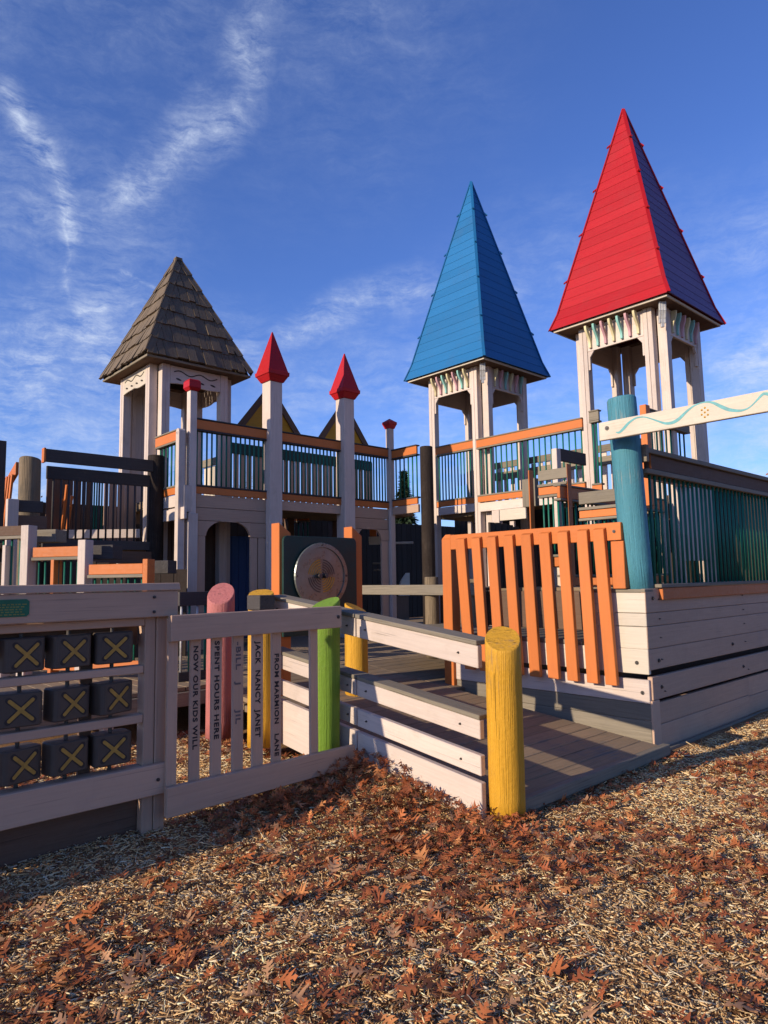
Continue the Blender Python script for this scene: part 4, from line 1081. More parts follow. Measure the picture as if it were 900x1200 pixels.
    m.tube([c-a_*0.05+ZZ*prf, c+a_*0.05+ZZ*prf], [0.049, 0.049], 16); m.build('post', LAV, t)
    MB().box(p, p.S(213, 600), p.S(222, 600), ZF-0.28, ZF+0.10, -0.08, 0.06).build('tie_block', LAV, t)
    # back fence of the walkway: picket boards, and two gables above it
    bk = Pl(p.at(0, 0, -1.75), p.d); L0, L1 = bk.S(266, 560), A1+0.5
    m = MB(); u = L0
    rb = random.Random(3)
    while u < L1:
        m.box(bk, u, u+0.105, ZF-0.05, ZF+1.20+rb.uniform(-.004, .004), -0.02, 0.0); u += 0.135
    m.build('back_picket', LAV_SH, t)
    MB().box(bk, L0, L1, ZF+1.02, ZF+1.22, 0.003, 0.04).build('back_rail', DKG, t)
    qb = Pl(W(262, 560, 12.4), -b_); sc_ = thing('plank_screen', 'sunlit white plank screen with a grey cap seen through the walkway railing', 'screen', qb.at(-0.3, ZF)); zq = qb.hit(250, 546)[1]
    MB().box(qb, -0.75, 0.0, zq, zq+0.14, 0.0, 0.05).build('cap_board', GRY, sc_); MB().box(qb, -0.1, 0.0, ZF-0.05, qb.hit(262, 505)[1], -0.06, -0.004).build('end_post', CRM, sc_)
    for k in range(5): MB().box(qb, -0.74+k*0.125, -0.74+k*0.125+0.11, ZF-0.05, zq-0.002, -0.02, 0.0).build('plank', CRM, sc_)
    for (xl, yl, xa, ya, xr, yr) in ((272, 500, 318.5, 452, 351, 510), (366, 515, 403.5, 470, 431, 526)):
        (ul, zl), (ua, za), (ur, zr) = bk.hit(xl, yl), bk.hit(xa, ya), bk.hit(xr, yr)
        zl = zr = (zl+zr)/2-0.05; hw = (ur-ul)/2; ua = (ul+ur)/2
        m = MB(); m.prism([bk.at(ul+0.06, zl, 0.05), bk.at(ur-0.06, zl, 0.05), bk.at(ua, za-0.06, 0.05)], bk.n*0.03, 0, bk.d); gb1 = m.build('gable', GOLD, t)
        m = MB(); th = 0.13
        for sg, ue in ((-1, ul), (1, ur)):
            d = V((ue-ua, zl-za, 0)); m.prism([bk.at(ua, za, 0.082), bk.at(ua, za-th*1.35, 0.082), bk.at(ue-sg*th*1.2, zl, 0.082), bk.at(ue, zl, 0.082)], bk.n*0.035, 0, bk.d*d.x+ZZ*d.y)
        m.build('gable_trim', BROWN, t)
    # inside posts and the painted back wall seen through the left arch
    for u, n in ((s['p0']+0.1, -1.7), (s['p1'], -1.7), (s['p2'], -1.7), (s['p3'], -1.7)):
        m = MB(); m.bar(p.at(u, DECKZ, n), p.at(u, ZF-0.11, n), 0.14, 0.14, a_); m.build('inner_post', BROWN, t)
    mw = thing('painted_mural', 'blue board wall painted with a yellow castle seen through the left arch', 'mural', p.at(0.5, DECKZ, -1.3))
    mp = Pl(p.at(0, 0, -1.3), p.d)
    u0, u1 = mp.S(206, 640), mp.S(292, 640)
    m = MB(); u = u0
    while u < u1-0.03: m.box(mp, u, min(u+0.14, u1), DECKZ, ZF-0.5, -0.03, random.uniform(-.004, 0)); u += 0.144
    m.build('board_wall', MUB, mw)
    m = MB(); v0, v1 = mp.S(252, 675), mp.S(264, 675); zt_ = mp.hit(258, 664)[1]
    m.box(mp, v0, v1, DECKZ+0.05, zt_, 0.003, 0.012)
    for k in range(3): m.box(mp, v0+(v1-v0)*k/2.5, v0+(v1-v0)*(k/2.5+0.2), zt_+0.001, zt_+0.06, 0.003, 0.012)
    v0, v1 = mp.S(208, 675), mp.S(222, 675); m.box(mp, v0, v1, DECKZ+0.05, zt_-0.02, 0.003, 0.012)
    cs = m.build('painted_castle', MUY, mw, 0)
    v = mp.S(258.5, 672); MB().box(mp, v-0.03, v+0.03, zt_-0.2, zt_-0.09, 0.0125, 0.014).build('castle_window', CARV, cs, 0)
castle()

# ------------------------------------------------------------------ spinner panel at the head of the ramp
def spinner():
    p = PA(W(328, 700, 6.2))
    t = thing('spinner_panel', 'dark green board with a round steel spinner between two orange posts', 'play panel', p.at(0.5, rampz(2.75)))
    zt = p.hit(328, 618)[1]
    def opost(sx):
        m = MB(); w_ = 0.13; d = 0.13
        b0 = 0.30
        m.hexa([p.at(sx, b0, -d), p.at(sx+w_, b0, -d), p.at(sx+w_, b0, 0), p.at(sx, b0, 0), p.at(sx, zt+0.045, -d), p.at(sx+w_, zt-0.05, -d), p.at(sx+w_, zt-0.05, 0), p.at(sx, zt+0.045, 0)])
        return m.build('post', ORG, t)
    sA = p.S(333.5, 680)-0.03; sB = p.S(413, 680); opost(sA-0.03); opost(sB)
    zt2 = p.hit(340, 628)[1]; zb = zt2-0.92
    u0, u1 = sA-0.005, sB+0.03
    r = 0.05; pts = []
    for cx, cz, a0 in ((u1-r, zt2-r, 0), (u0+r, zt2-r, 90)):
        for q in range(5): pts.append(p.at(cx+r*math.cos(rad(a0+q*22.5)), cz+r*math.sin(rad(a0+q*22.5)), 0.002))
    pts += [p.at(u0, zb, 0.002), p.at(u1, zb, 0.002)]
    MB().prism(pts, p.n*0.03).build('board', DKG, t)
    cs, cz = p.hit(373, 675); R = abs(p.hit(373, 637)[1]-cz)
    c = p.at(cs, cz, 0.034)
    ring = lambda rr, nn, off=0.0: [c+p.d*(rr*math.cos(k*2*math.pi/nn))+ZZ*(rr*math.sin(k*2*math.pi/nn))+p.n*off for k in range(nn)]
    MB().prism(ring(R, 56), p.n*0.018).build('disc', STL, t, 0.003)
    m = MB()
    for k in range(56):
        a0, a1 = k*2*math.pi/56, (k+1)*2*math.pi/56
        q = lambda rr, an, o: c+p.d*(rr*math.cos(an))+ZZ*(rr*math.sin(an))+p.n*o
        m.hexa([q(R*0.87, a0, .0182), q(R*1.02, a0, .0182), q(R*1.02, a1, .0182), q(R*0.87, a1, .0182), q(R*0.88, a0, .030), q(R*1.0, a0, .030), q(R*1.0, a1, .030), q(R*0.88, a1, .030)])
    m.build('disc_rim', STL, t, 0)
    for qd in range(4):
        mb = MB()
        for j in range(6):
            rr0, rr1 = R*(0.10+0.075*j), R*(0.135+0.075*j)
            for k in range(12):
                a0, a1 = rad(qd*90+6+k*6.5), rad(qd*90+6+(k+1)*6.5)
                q = lambda rr, an, o: c+p.d*(rr*math.cos(an))+ZZ*(rr*math.sin(an))+p.n*o
                mb.tri([q(rr0, a0, .0195), q(rr1, a0, .0195), q(rr1, a1, .0195), q(rr0, a1, .0195)], [(0, 0)]*4)
        mb.build('dark_arcs' if qd % 2 == 0 else 'ochre_arcs', CARV if qd % 2 == 0 else GOLD, t, 0)
    for dx in (-0.045, 0.03):
        o = c+p.d*dx+p.n*0.017; MB().tube([o, o+p.n*0.05], [0.022, 0.02], 14).build('hub', BLT, t, 0)
    for k in range(4):
        an = rad(k*90); o = c+p.d*(R*0.95*math.cos(an))+ZZ*(R*0.95*math.sin(an))+p.n*0.029; MB().tube([o, o+p.n*0.008], [0.012, 0.01], 10).build('bolt', BLT, t, 0)
spinner()

# ------------------------------------------------------------------ grey rail with log bollard
lb = W(505.5, 680, 8.5)
post('short weathered log bollard left of the orange end post', V((lb.x, lb.y, DECKZ)), W(505.5, 676, 8.5), 0.088, LOG)
p = PB(V((lb.x, lb.y, 0))); s0, zt = p.hit(427, 685); zb = p.hit(505, 697)[1]
tag(MB().box(p, s0, 0.9, zb, zb+0.125, 0.09, 0.13).build('barrier_rail', GRY), 'weathered grey barrier rail crossing the front of the bollard', 'rail')
q2 = p.at(0.72, 0, 0); post('second weathered bollard seen behind the orange pickets', V((q2.x, q2.y, DECKZ)), V((q2.x, q2.y, zb+0.19)), 0.085, LOG)

# ------------------------------------------------------------------ blue / red tower railings and bridge
pB = Pl(blueC, -b_)
zt = pB.hit(509, 524)[1]; z0 = pB.hit(509, 595)[1]
guard('orange railing with teal bars on the left face of the blue roofed tower', pB, -1.52+0.285, -0.285, z0, zt, 12, (ORG, GRY, ORG), 0.04, n=-0.03)
t_ = tag(MB().box(pB, -1.52+0.285, -0.285, z0-0.16, z0-0.012, -0.05, 0.0).build('floor_beam', LAV), 'white floor beam below the railing of the blue roofed tower', 'beam')
sR = pB.S(685, 500)
zt = pB.hit(572, 513)[1]; z0 = pB.hit(580, 587)[1]
guard('long orange bridge railing with teal bars between the blue and the red roofed towers', pB, -0.14, sR, z0, zt, 19, (ORG, GRY, ORG), 0.045, n=0.05)
tag(MB().box(pB, -0.14, sR, z0-0.17, z0-0.012, -0.03, 0.03).build('floor_beam', LAV), 'long white floor beam below the bridge railing', 'beam')
t = thing('bridge_deck', 'grey plank bridge floor between the blue and red roofed towers', 'deck', pB.at(1.2, z0-0.1))
m = MB(); u = -0.1
while u < sR+0.3: m.box(pB, u, u+0.14, z0-0.06, z0-0.02, -1.5, -0.035); u += 0.145
m.build('planks', DECK, t)
# far side railing of the bridge, grey boards on white posts
pb2 = Pl(blueC+a_*1.5, -b_)
t = thing('plank_railing', 'grey and white plank railing on the far side of the bridge', 'railing', pb2.at(1.0, z0))
MB().box(pb2, -1.3, sR+0.2, z0+0.62, z0+0.78, 0.0, 0.04).build('top_rail', GRY, t); MB().box(pb2, -1.3, sR+0.2, z0+0.86, z0+0.99, 0.0, 0.04).build('top_rail', GRY, t)
u = -1.25
while u < sR+0.2: MB().box(pb2, u, u+0.10, z0-0.02, z0+0.86, -0.025, -0.003).build('picket', LAV, t); u += 0.17
# bits under the bridge: white post and board
pu = Pl(blueC-a_*0.35, -b_)
t = thing('signboard', 'small white board on a white post under the bridge', 'board', pu.at(0.3, DECKZ))
x0, x1, zb, zt = pu.R(587, 599, 618, 609); MB().box(pu, x0, x1, zb+0.02, zt+0.02, 0, 0.04).build('board', CRM, t)
x0, x1, zb, zt = pu.R(597, 611, 603, 640); MB().box(pu, x0, x1, DECKZ, zt, -0.05, -0.003).build('post', LAV, t)
ps = Pl(blueC-a_*0.1, -b_); x0, x1, zb, zt = ps.R(576, 594, 586, 640)
tag(MB().box(ps, x0, x1, DECKZ, z0-0.18, -0.1, 0.0).build('support_post', LAV), 'white support post under the left end of the bridge', 'post')

# ------------------------------------------------------------------ stair railings on the raised deck, behind the orange fence
pS = Pl(W(650, 600, 8.2), -b_)
def stair_panel():
    t = thing('stair_railing', 'orange framed stair railing with teal bars behind the orange pickets', 'railing', pS.at(0, WTOP))
    R = pS.R
    for x0, x1, y0, y1 in ((623.5, 632, 552, 745), (669, 677, 544, 745)):
        a, b, zb, zt = R(x0, y0, x1, y1); MB().box(pS, a, b, 1.0, zt, 0.0, 0.09).build('post', ORG, t)
    a, b, _, _ = R(632.5, 560, 668.5, 600)
    zz = lambda y: pS.hit(650, y)[1]
    MB().box(pS, a, b, zz(562), zz(550), 0.0, 0.04).build('top_board', GRY, t)
    MB().box(pS, a-0.30, a-0.10, zz(590), zz(556), -0.12, -0.04).build('end_block', GRY, t)
    MB().box(pS, a, b, zz(569.5), zz(566.5), -0.01, 0.06).build('rail_cap', GRY, t)
    MB().box(pS, a, b, zz(579), zz(570), 0.0, 0.04).build('top_rail', ORG, t)
    MB().box(pS, a, b, zz(582.5), zz(579.5), -0.01, 0.06).build('rail_cap', GRY, t)
    zl1, zl0 = zz(653), zz(664)
    MB().box(pS, a, b, zl0, zl1, 0.0, 0.04).build('bottom_rail', ORG, t); MB().box(pS, a, b, zl1+0.002, zl1+0.03, -0.01, 0.06).build('rail_cap', GRY, t)
    for i in range(6):
        u = a+(b-a)*(i+0.5)/6; MB().tube([pS.at(u, zl1+.02, -.01), pS.at(u, zz(582), -.01)], [.011]*2, 8).build('baluster', BAR, t, 0, True)
    MB().box(pS, a, b, 1.0, zl0-0.003, -0.03, 0.0).build('panel', CRM, t)
    # second, lower bay to the right
    p2 = Pl(W(700, 600, 7.7), -b_); R2 = p2.R; a, b, _, _ = R2(680, 580, 712, 600); zz = lambda y: p2.hit(695, y)[1]
    b += 0.35
    MB().box(p2, a, b, zz(590), zz(576), 0.0, 0.04).build('top_board', GRY, t); MB().box(p2, a, b, zz(597.5), zz(594), -0.01, 0.06).build('rail_cap', GRY, t)
    MB().box(p2, a, b, zz(606.5), zz(598), 0.0, 0.04).build('top_rail', ORG, t); MB().box(p2, a, b, zz(610), zz(607), -0.01, 0.06).build('rail_cap', GRY, t)
    for i in range(6):
        u = a+(b-a)*(i+0.5)/6; MB().tube([p2.at(u, WTOP+.05, -.01), p2.at(u, zz(609), -.01)], [.011]*2, 8).build('baluster', BAR, t, 0, True)
    MB().box(p2, a, b, WTOP-0.03, WTOP+0.09, 0.0, 0.04).build('bottom_rail', ORG, t)
    # handrail with white post higher up
    p3 = Pl(W(665, 540, 9.3), a_); u, z = p3.hit(652, 525)
    MB().box(p3, u, u+0.10, WTOP, z, -0.08, 0.0).build('handrail_post', LAV, t); MB().box(p3, u+0.10, u+0.75, z-0.16, z+0.01, -0.05, -0.01).build('handrail', DGR, t)
stair_panel()
# narrow railing sliver right of the red tower's left post
pr = Pl(redC-a_*0.25, -b_); x0, x1, zb, zt = pr.R(692, 484, 706, 568)
guard('narrow orange and teal railing between the red roofed tower and the turquoise post', pr, x0-0.02, x1+0.0, zb-0.10, zt+0.03, 3, (GRY, GRY, ORG), 0.045)
pr2 = Pl(redC-a_*0.1, a_); x0, zt = pr2.hit(757, 478)
guard('railing with orange end post behind the painted wavy board', pr2, x0, x0+1.3, zt-1.0, zt, 9, (GRY, GRY, ORG), 0.045)
tag(MB().box(pr2, x0-0.13, x0-0.01, zt-1.35, zt+0.02, -0.03, 0.06).build('end_post', ORG), 'orange end post behind the painted wavy board', 'post')

# ------------------------------------------------------------------ things at the left, behind the game panel
pL = PA(W(52, 560, 9.0))
def dark_rail():
    t = thing('guard_railing', 'dark shaded railing with thin bars below the shingled tower', 'railing', pL.at(0.7, 1.9))
    s0, s1 = pL.S(52, 560), pL.S(178, 560)
    z = lambda px, y: pL.hit(px, y)[1]
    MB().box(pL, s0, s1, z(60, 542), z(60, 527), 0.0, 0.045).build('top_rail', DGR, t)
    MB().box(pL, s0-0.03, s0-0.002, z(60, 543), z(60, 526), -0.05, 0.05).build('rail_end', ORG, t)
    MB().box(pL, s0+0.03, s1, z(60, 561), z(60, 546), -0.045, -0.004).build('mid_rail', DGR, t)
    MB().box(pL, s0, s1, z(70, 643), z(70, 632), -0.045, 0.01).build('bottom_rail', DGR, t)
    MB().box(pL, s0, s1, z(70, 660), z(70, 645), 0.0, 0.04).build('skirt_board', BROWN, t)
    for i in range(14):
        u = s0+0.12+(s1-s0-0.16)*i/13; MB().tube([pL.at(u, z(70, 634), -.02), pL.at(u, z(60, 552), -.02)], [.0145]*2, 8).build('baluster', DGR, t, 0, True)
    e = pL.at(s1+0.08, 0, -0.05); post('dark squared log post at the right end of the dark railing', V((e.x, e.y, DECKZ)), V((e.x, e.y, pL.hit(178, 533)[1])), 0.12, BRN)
    # floor behind it
    m = MB(); u = s0-0.6
    while u < s1+0.1: m.box(pL, u, u+0.14, z(70, 643), z(70, 638), -1.4, -0.05); u += 0.145
    m.build('floor_planks', DECK, t)
dark_rail()
def log_left():
    b = W(36, 600, 8.75); post('weathered log post at the far left beside the dark railing', V((b.x, b.y, 0.0)), W(35.5, 538, 8.75), 0.128, LOG, (0, -0.2, 0))
log_left()
def left_bits():
    # sunlit orange slatted side at the frame edge
    p = Pl(W(12, 580, 9.6), -b_)
    t = thing('slatted_panel', 'sunlit orange slatted stair side at the far left edge', 'railing', p.at(-0.3, 1.5))
    s1, z1 = p.hit(22, 549); s0 = s1-1.3; z = lambda y: p.hit(12, y)[1]
    MB().sk(p, s0, z(567)-0.42, z(552)-0.42, s1, z(562)+0.02, z(548)+0.02, 0, 0.04).build('top_rail', ORG, t)
    for i in range(8):
        u = s1-0.06-i*0.13; m = MB(); m.sk(p, u-0.16-0.06, z(620), z(620)+0.001, u-0.16, z(620), z(620)+0.001, 0, 0.001)
        MB().bar(p.at(u-0.22, z(622), 0.06), p.at(u, z(560), 0.06), 0.062, 0.03, p.d).build('slat', ORG, t)
    k_ = W(-4, 600, 8.9); tag(MB().bar(V((k_.x, k_.y, 0.0)), V((k_.x, k_.y, zvert(k_, 517))), 0.14, 0.14, a_).build('square_post', DGR), 'dark square post cut by the left edge of the picture', 'post')
    # dark lean-to rail beneath the log
    t = thing('dark_rail', 'dark brown double rail in front of the far left log post', 'rail', W(34, 610, 8.4))
    q = PA(W(34, 600, 8.35)); a, b, zb, zt = q.R(20, 588, 49, 607)
    MB().box(q, a, b, zb+0.06, zt+0.02, 0, .04).build('rail', DGR, t); MB().box(q, a, b+0.05, zb-0.14, zb+0.02, 0, .04).build('rail', BROWN, t)
    a, b, zb, zt = q.R(7, 585, 18, 640); MB().box(q, a, b, 0.3, zt, 0.0, 0.09).build('post', LAV, t)
    # descending stair rails: three bays in front
    def bay(nm, label, x0, x1, yt, d, wedge=True, nb=6, px=None):
        pp = Pl(W((x0+x1)/2, 660, d), V((1, -0.25, 0)))
        t = thing('stair_railing', label, 'railing', pp.at(0, 0.9)); a, b = pp.S(x0, 660), pp.S(x1, 660); zc = lambda y: pp.hit((x0+x1)/2, y)[1]
        zt = zc(yt)
        MB().box(pp, a, b, zt-0.105, zt, 0, 0.04).build('top_rail', ORG if wedge else BROWN, t)
        MB().box(pp, a-0.01, b+0.01, zt-0.14, zt-0.107, -0.06, 0.05).build('rail_cap', GRY, t)
        for i in range(nb):
            u = a+(b-a)*(i+0.5)/nb; MB().tube([pp.at(u, 0.62, -.015), pp.at(u, zt-.12, -.015)], [.011]*2, 8).build('baluster', BAR, t, 0, True)
        MB().box(pp, a, b, 0.52, 0.63, 0, 0.04).build('bottom_rail', ORG, t)
        if px:
            for (xa, xb, yy, mt) in px:
                ua, ub = pp.S(xa, 660), pp.S(xb, 660); MB().box(pp, ua, ub, 0.1, zc(yy), -0.07, 0.06).build('post', mt, t)
        return t, pp
    bay('a', 'stair railing with a dark top rail and white end post at the far left', -60, 27, 618, 7.4, False, 9, ((28, 37, 618, LAV), (7, 11, 640, LAV)))
    t, pp = bay('b', 'sunlit orange topped stair railing, upper of the two, behind the game panel', 41, 94, 641, 7.2, True, 7, ((95, 104, 634, LAV), (64, 68, 656, ORG)))
    t, pp = bay('c', 'sunlit orange topped stair railing, lower of the two, behind the game panel', 107, 170, 661, 7.0, True, 8, ((171, 177, 656, ORG),))
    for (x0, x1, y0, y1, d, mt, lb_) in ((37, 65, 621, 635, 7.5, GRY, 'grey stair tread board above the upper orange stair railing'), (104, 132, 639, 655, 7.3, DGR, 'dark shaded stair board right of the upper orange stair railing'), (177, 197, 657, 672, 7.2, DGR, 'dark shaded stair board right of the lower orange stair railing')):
        q = Pl(W((x0+x1)/2, 650, d), V((1, -0.15, 0))); a, b, zb, zt = q.R(x0, y0, x1, y1); tag(MB().box(q, a, b, zb, zt, -0.2, 0.0).build('stair_board', mt), lb_, 'board')
    # low dark railing right of the game panel
    q = PA(W(238, 700, 6.9)); a, b, _, _ = q.R(208, 693, 271, 709); zt = q.hit(238, 693)[1]; zb = q.hit(238, 709)[1]
    t = thing('guard_railing', 'low dark railing with white and teal bars behind the salmon post', 'railing', q.at((a+b)/2, DECKZ))
    MB().box(q, a, b, zb, zt, 0, .045).build('top_rail', DGR, t); MB().box(q, a, b, DECKZ, DECKZ+0.09, 0, .045).build('bottom_rail', DGR, t)
    for i in range(7):
        u = a+(b-a)*(i+0.4)/7; MB().tube([q.at(u, DECKZ+.05, .02), q.at(u, zb+.02, .02)], [.012]*2, 8).build('baluster', BAR if i % 2 else LAMP, t, 0, True)
    # dark stairs mass between the railings
    q = PA(W(100, 690, 8.6)); t = thing('stair_flight', 'dark plank stairs between the orange stair railings', 'stairs', q.at(0, 0))
    m = MB()
    for i in range(7): m.box(q, -1.6+i*0.28, 1.4, i*0.2+0.1, i*0.2+0.29, -1.0+0.0*i, -0.05-0.03*i)
    m.build('treads', BROWN, t)
left_bits()

# ------------------------------------------------------------------ dim things deep under the structure
def deep():
    # dark screens added as shade masses below the bridge and the shingled tower
    t = thing('board_screen', 'added dark boards standing in for the deep shade under the bridge', 'screen', blueC); p = Pl(blueC+a_*1.6, -b_); m = MB(); u = -2.2
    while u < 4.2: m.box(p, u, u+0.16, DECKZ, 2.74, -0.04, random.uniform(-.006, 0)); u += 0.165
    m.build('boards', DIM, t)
    t = thing('board_screen', 'added dark boards closing the base of the shingled tower', 'screen', shgC)
    for p, sa, sb_, dz in ((Pl(V((shgC.x, shgC.y, 0))+b_*0.2, a_), 0.15, 1.4, 0),):
        m = MB(); u = sa
        while u < sb_: m.box(p, u, u+0.14, DECKZ, 2.45, -0.04, random.uniform(-.006, 0)); u += 0.145
        m.build('boards', BROWN, t)
    t = thing('board_screen', 'added dark boards standing in for the shade behind the orange stair railings', 'screen', W(90, 660, 8.9)); p = Pl(W(90, 660, 8.9), V((1, 0.12, 0))); m = MB(); u = -1.9
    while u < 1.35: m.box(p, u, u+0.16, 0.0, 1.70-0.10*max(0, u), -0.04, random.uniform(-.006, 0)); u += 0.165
    m.build('boards', DIM, t)  # near-black sheet added for the shade between the stairs
    p = Pl(W(70, 600, 10.3), -b_); t = thing('slatted_panel', 'sunlit orange slanted slats glimpsed through the dark railing', 'railing', p.at(0, 1.9)); z = lambda y: p.hit(70, y)[1]
    for i in range(5):
        u = p.S(58+i*6, 600); MB().bar(p.at(u-0.10, z(622), 0), p.at(u+0.06, z(585-(i%2)*14), 0), 0.06, 0.03, p.d).build('slat', ORG, t)
    t = thing('board_wall', 'brown and shade-toned pale boards standing behind the dark railing', 'wall', W(110, 600, 10.6)); p = Pl(W(110, 600, 10.6), a_); z = lambda y: p.hit(110, y)[1]
    for i, (x0, x1, mt) in enumerate(((86, 95, BROWN), (96, 100.5, BROWN), (101, 108, BROWN), (122, 127, LAV_SH), (128, 137, LAV_SH), (138, 146, LAV_SH), (147, 160, LAV_SH))):
        MB().box(p, p.S(x0, 600), p.S(x1, 600)-0.004, z(640), z(556), -0.03, random.uniform(-.005, 0)).build('board', mt, t)
    e = p.S(54, 600); MB().box(p, e, p.S(85, 600), z(640), z(561), -0.03, 0.0).build('board', BROWN, t)
    for i in range(4): u = p.S(110+i*3, 600); MB().tube([p.at(u, z(640), 0), p.at(u, z(557), 0)], [.013]*2, 8).build('baluster', BAR, t, 0)
    q = Pl(W(120, 625, 10.0), V((1, 0.05, 0))); a, b, zb, zt = q.R(70, 621, 165, 630); tag(MB().box(q, a, b, zb, zt, -0.06, 0).build('threshold_board', LAV), 'pale board lying low behind the dark railing', 'board')
    t = thing('dark_backing', 'added dark boards standing in for shade under the far side of the walkway', 'wall', PC.at(2.5, DECKZ, -3.2))
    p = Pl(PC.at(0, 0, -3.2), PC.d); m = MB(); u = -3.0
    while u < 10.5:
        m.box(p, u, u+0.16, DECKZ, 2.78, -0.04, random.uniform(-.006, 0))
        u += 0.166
    m.build('boards', DIM, t)  # backing added to keep the underside of the walkway black
    p = Pl(PC.at(0, 0, -2.9), PC.d)
    s = p.S(472, 676); t = thing('white_gate', 'small white slatted gate end seen under the walkway', 'gate', p.at(s, DECKZ))
    pts = [p.at(s-0.16, 1.0, 0), p.at(s+0.2, 1.0, 0), p.at(s+0.2, 1.55, 0), p.at(s+0.1, 1.55, 0), p.at(s-0.06, 1.4, 0), p.at(s-0.16, 1.2, 0)]
    MB().prism(pts, p.n*0.04).build('panel', CRM, t); MB().box(p, s-0.2, s+0.2, DECKZ, 0.99, -0.05, -0.01).build('legs', BROWN, t)
    for x0, x1, y0, y1, d, mt, lb_ in ((432, 447, 629, 638, 13.6, CRM, 'pale sunlit board seen through the right arch'), (433, 441, 620, 628.5, 13.65, ORG, 'small orange board end seen through the right arch'), (437, 448, 659, 661, 13.4, GRY, 'thin pale stair edge low in the right arch'), (438, 447, 667, 669, 13.4, GRY, 'thin pale stair edge lowest in the right arch'), (463, 484, 635, 637, 13.8, CRM, 'thin pale beam under the corner railing'), (446, 449, 697, 731, 12.2, LAV, 'white post foot under the right arch')):
        q = Pl(W((x0+x1)/2, (y0+y1)/2, d), V((1, -0.2, 0))); a, b, zb, zt = q.R(x0, y0, x1, y1); tag(MB().box(q, a, b, zb, zt, -0.05, 0).build('stray_board', mt), lb_, 'board')
    q = Pl(W(300, 640, 12.4), V((1, -0.5, 0))); a, b, zb, zt = q.R(294, 624, 309, 662)
    guard('sunlit orange and teal railing end seen through the left arch', q, a, b, zb, zt, 5, (ORG, GRY, ORG))
    q = Pl(W(345, 610, 13.2), V((1, -0.5, 0))); a, b, zb, zt = q.R(330, 602, 362, 622)
    guard('orange and teal railing far behind the spinner panel', q, a, b, zb-0.4, zt, 6, (ORG, GRY, ORG))
deep()

# ------------------------------------------------------------------ trees beyond
def branchy(m, p, d, L, r, depth, rr, tips):
    n = 4; pts = [p]; radii = [r]
    for i in range(n):
        d = (d+V((rr.uniform(-1, 1), rr.uniform(-1, 1), rr.uniform(-.3, .7)))*0.14).normalized(); pts.append(pts[-1]+d*(L/n)); radii.append(r*(1-0.45*(i+1)/n))
    m.tube(pts, radii, 6 if depth > 1 else 4, 0, False)
    if depth == 0: tips.append((pts[-1], d)); return
    for k in range(rr.randint(3, 4)):
        i = rr.randint(2, n); dd = (d*0.6+V((rr.uniform(-1, 1), rr.uniform(-1, 1), rr.uniform(-.2, .8)))).normalized()
        branchy(m, pts[i], dd, L*rr.uniform(.55, .75), radii[i]*0.62, depth-1, rr, tips)
def tree(label, base, h, seed, leaf=None, nleaf=0, size=0.12, depth=5):
    rr = random.Random(seed); t = thing('bare_tree' if not leaf else 'tree', label, 'tree', base)
    m = MB(); tips = []; branchy(m, V(base), V((0, 0, 1)), h*0.36, h*0.022, depth, rr, tips); m.build('trunk', BARK, t, 0)
    if leaf:
        m = MB()
        for _ in range(nleaf):
            tp, d = rr.choice(tips); c = tp+V((rr.gauss(0, .3), rr.gauss(0, .3), rr.gauss(0, .3))); x = V((rr.uniform(-1, 1), rr.uniform(-1, 1), rr.uniform(-1, 1))).normalized(); y = x.orthogonal().normalized()
            m.tri([c-x*size, c-y*size*.5, c+x*size, c+y*size*.5], [(0, 0), (1, 0), (1, 1), (0, 1)])
        m.build('crown', leaf, t, 0)
    return t
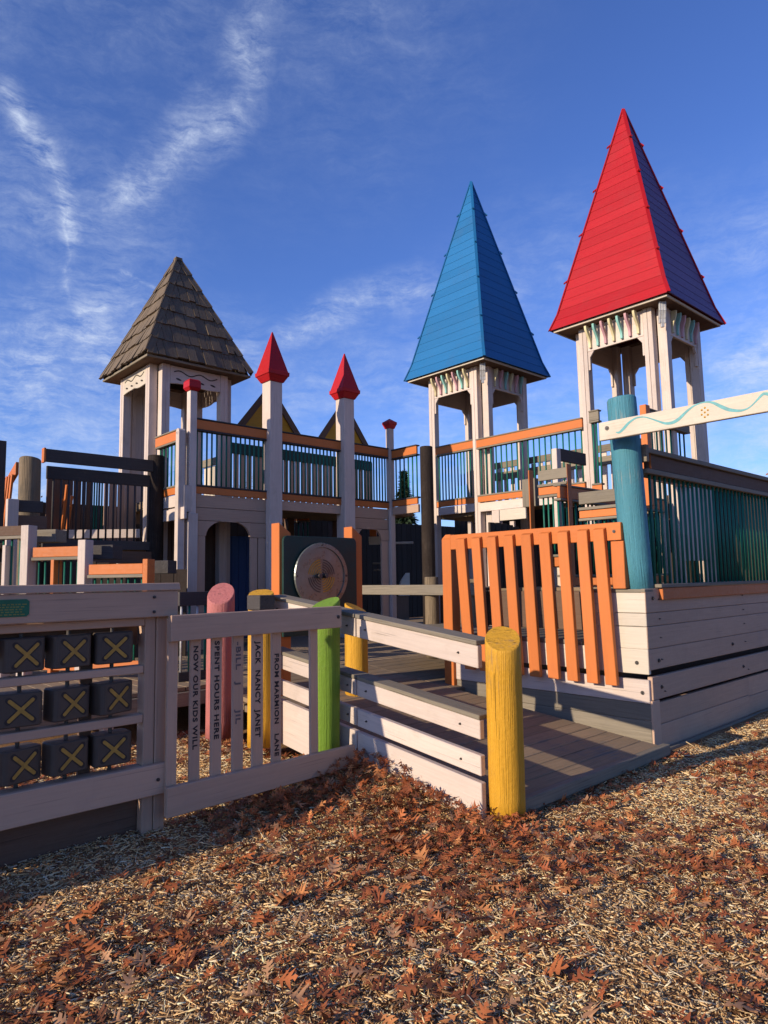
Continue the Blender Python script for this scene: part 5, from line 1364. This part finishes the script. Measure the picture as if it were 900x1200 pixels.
def conifer(label, base, h, seed):
    rr = random.Random(seed); t = thing('evergreen_tree', label, 'tree', base); b = V(base)
    m = MB(); m.tube([b, b+ZZ*h*0.5, b+ZZ*h], [h*.02, h*.012, .01], 8); m.build('trunk', BARK, t, 0); m = MB()
    for k in range(5200):
        f = rr.random()**1.3; rad_ = (1-f)*h*0.24*rr.uniform(.25, 1.0)*(0.75+.25*math.sin(f*40)); an = rr.uniform(0, 6.283)
        c = b+V((math.cos(an)*rad_, math.sin(an)*rad_, h*(0.05+0.95*f)-rad_*0.25)); d = V((math.cos(an), math.sin(an), rr.uniform(-.7, .2))).normalized(); y = d.cross(V((rr.uniform(-1, 1), rr.uniform(-1, 1), 1))).normalized(); s = rr.uniform(.12, .3)
        m.tri([c-d*s, c-y*s*.25, c+d*s, c+y*s*.25], [(0, 0), (1, 0), (1, 1), (0, 1)])
    m.build('crown', NEED, t, 0)
g = W(246, 600, 26); tree('bare twiggy tree seen through the walkway railing beside the shingled tower', (g.x, g.y, 0), 8.6, 4)
g = W(222, 600, 30); tree('slender bare tree standing directly behind the shingled tower', (g.x, g.y, 0), 9.0, 21)
g = W(262, 600, 34); conifer('dark evergreen behind the walkway railing left of the red spires', (g.x, g.y, 0), 7.0, 2)
g = W(474, 600, 30); conifer('dark evergreen behind the corner of the walkway', (g.x, g.y, 0), 6.1, 9)
g = W(345, 600, 32); tree('bare twiggy tree behind the walkway between the red spires', (g.x, g.y, 0), 6.0, 11)
g = W(899, 600, 40); tree('autumn orange tree peeping over the deck railing at the right edge', (g.x, g.y, 0), 7.6, 6, AUT, 5000, .14, 4)
g = W(76, 600, 30); tree('reddish bush top peeping through the dark railing at the left', (g.x, g.y, 0), 6.3, 8, AUT, 2500, .07, 4)
def woods():
    rr = random.Random(12); m = MB()
    for k in range(9000):
        an = rr.uniform(-1.0, 1.0); r = rr.uniform(95, 120); x, y = r*math.sin(an), r*math.cos(an); hh = 5.0+2.2*mn.noise(V((an*9, 0.2, 0)))+1.0*mn.noise(V((an*31, 1, 0)))
        c = V((x, y, rr.uniform(0.2, hh))); s = rr.uniform(.4, .9); d = V((rr.uniform(-1, 1), rr.uniform(-1, 1), rr.uniform(-1, 1))).normalized(); q = d.orthogonal().normalized()
        m.tri([c-d*s, c-q*s*.6, c+d*s, c+q*s*.6], [(0, 0), (1, 0), (1, 1), (0, 1)])
    tag(m.build('far_woods', NEED, None, 0), 'low dark line of woods beyond the playground', 'woods', kind='stuff')
woods()
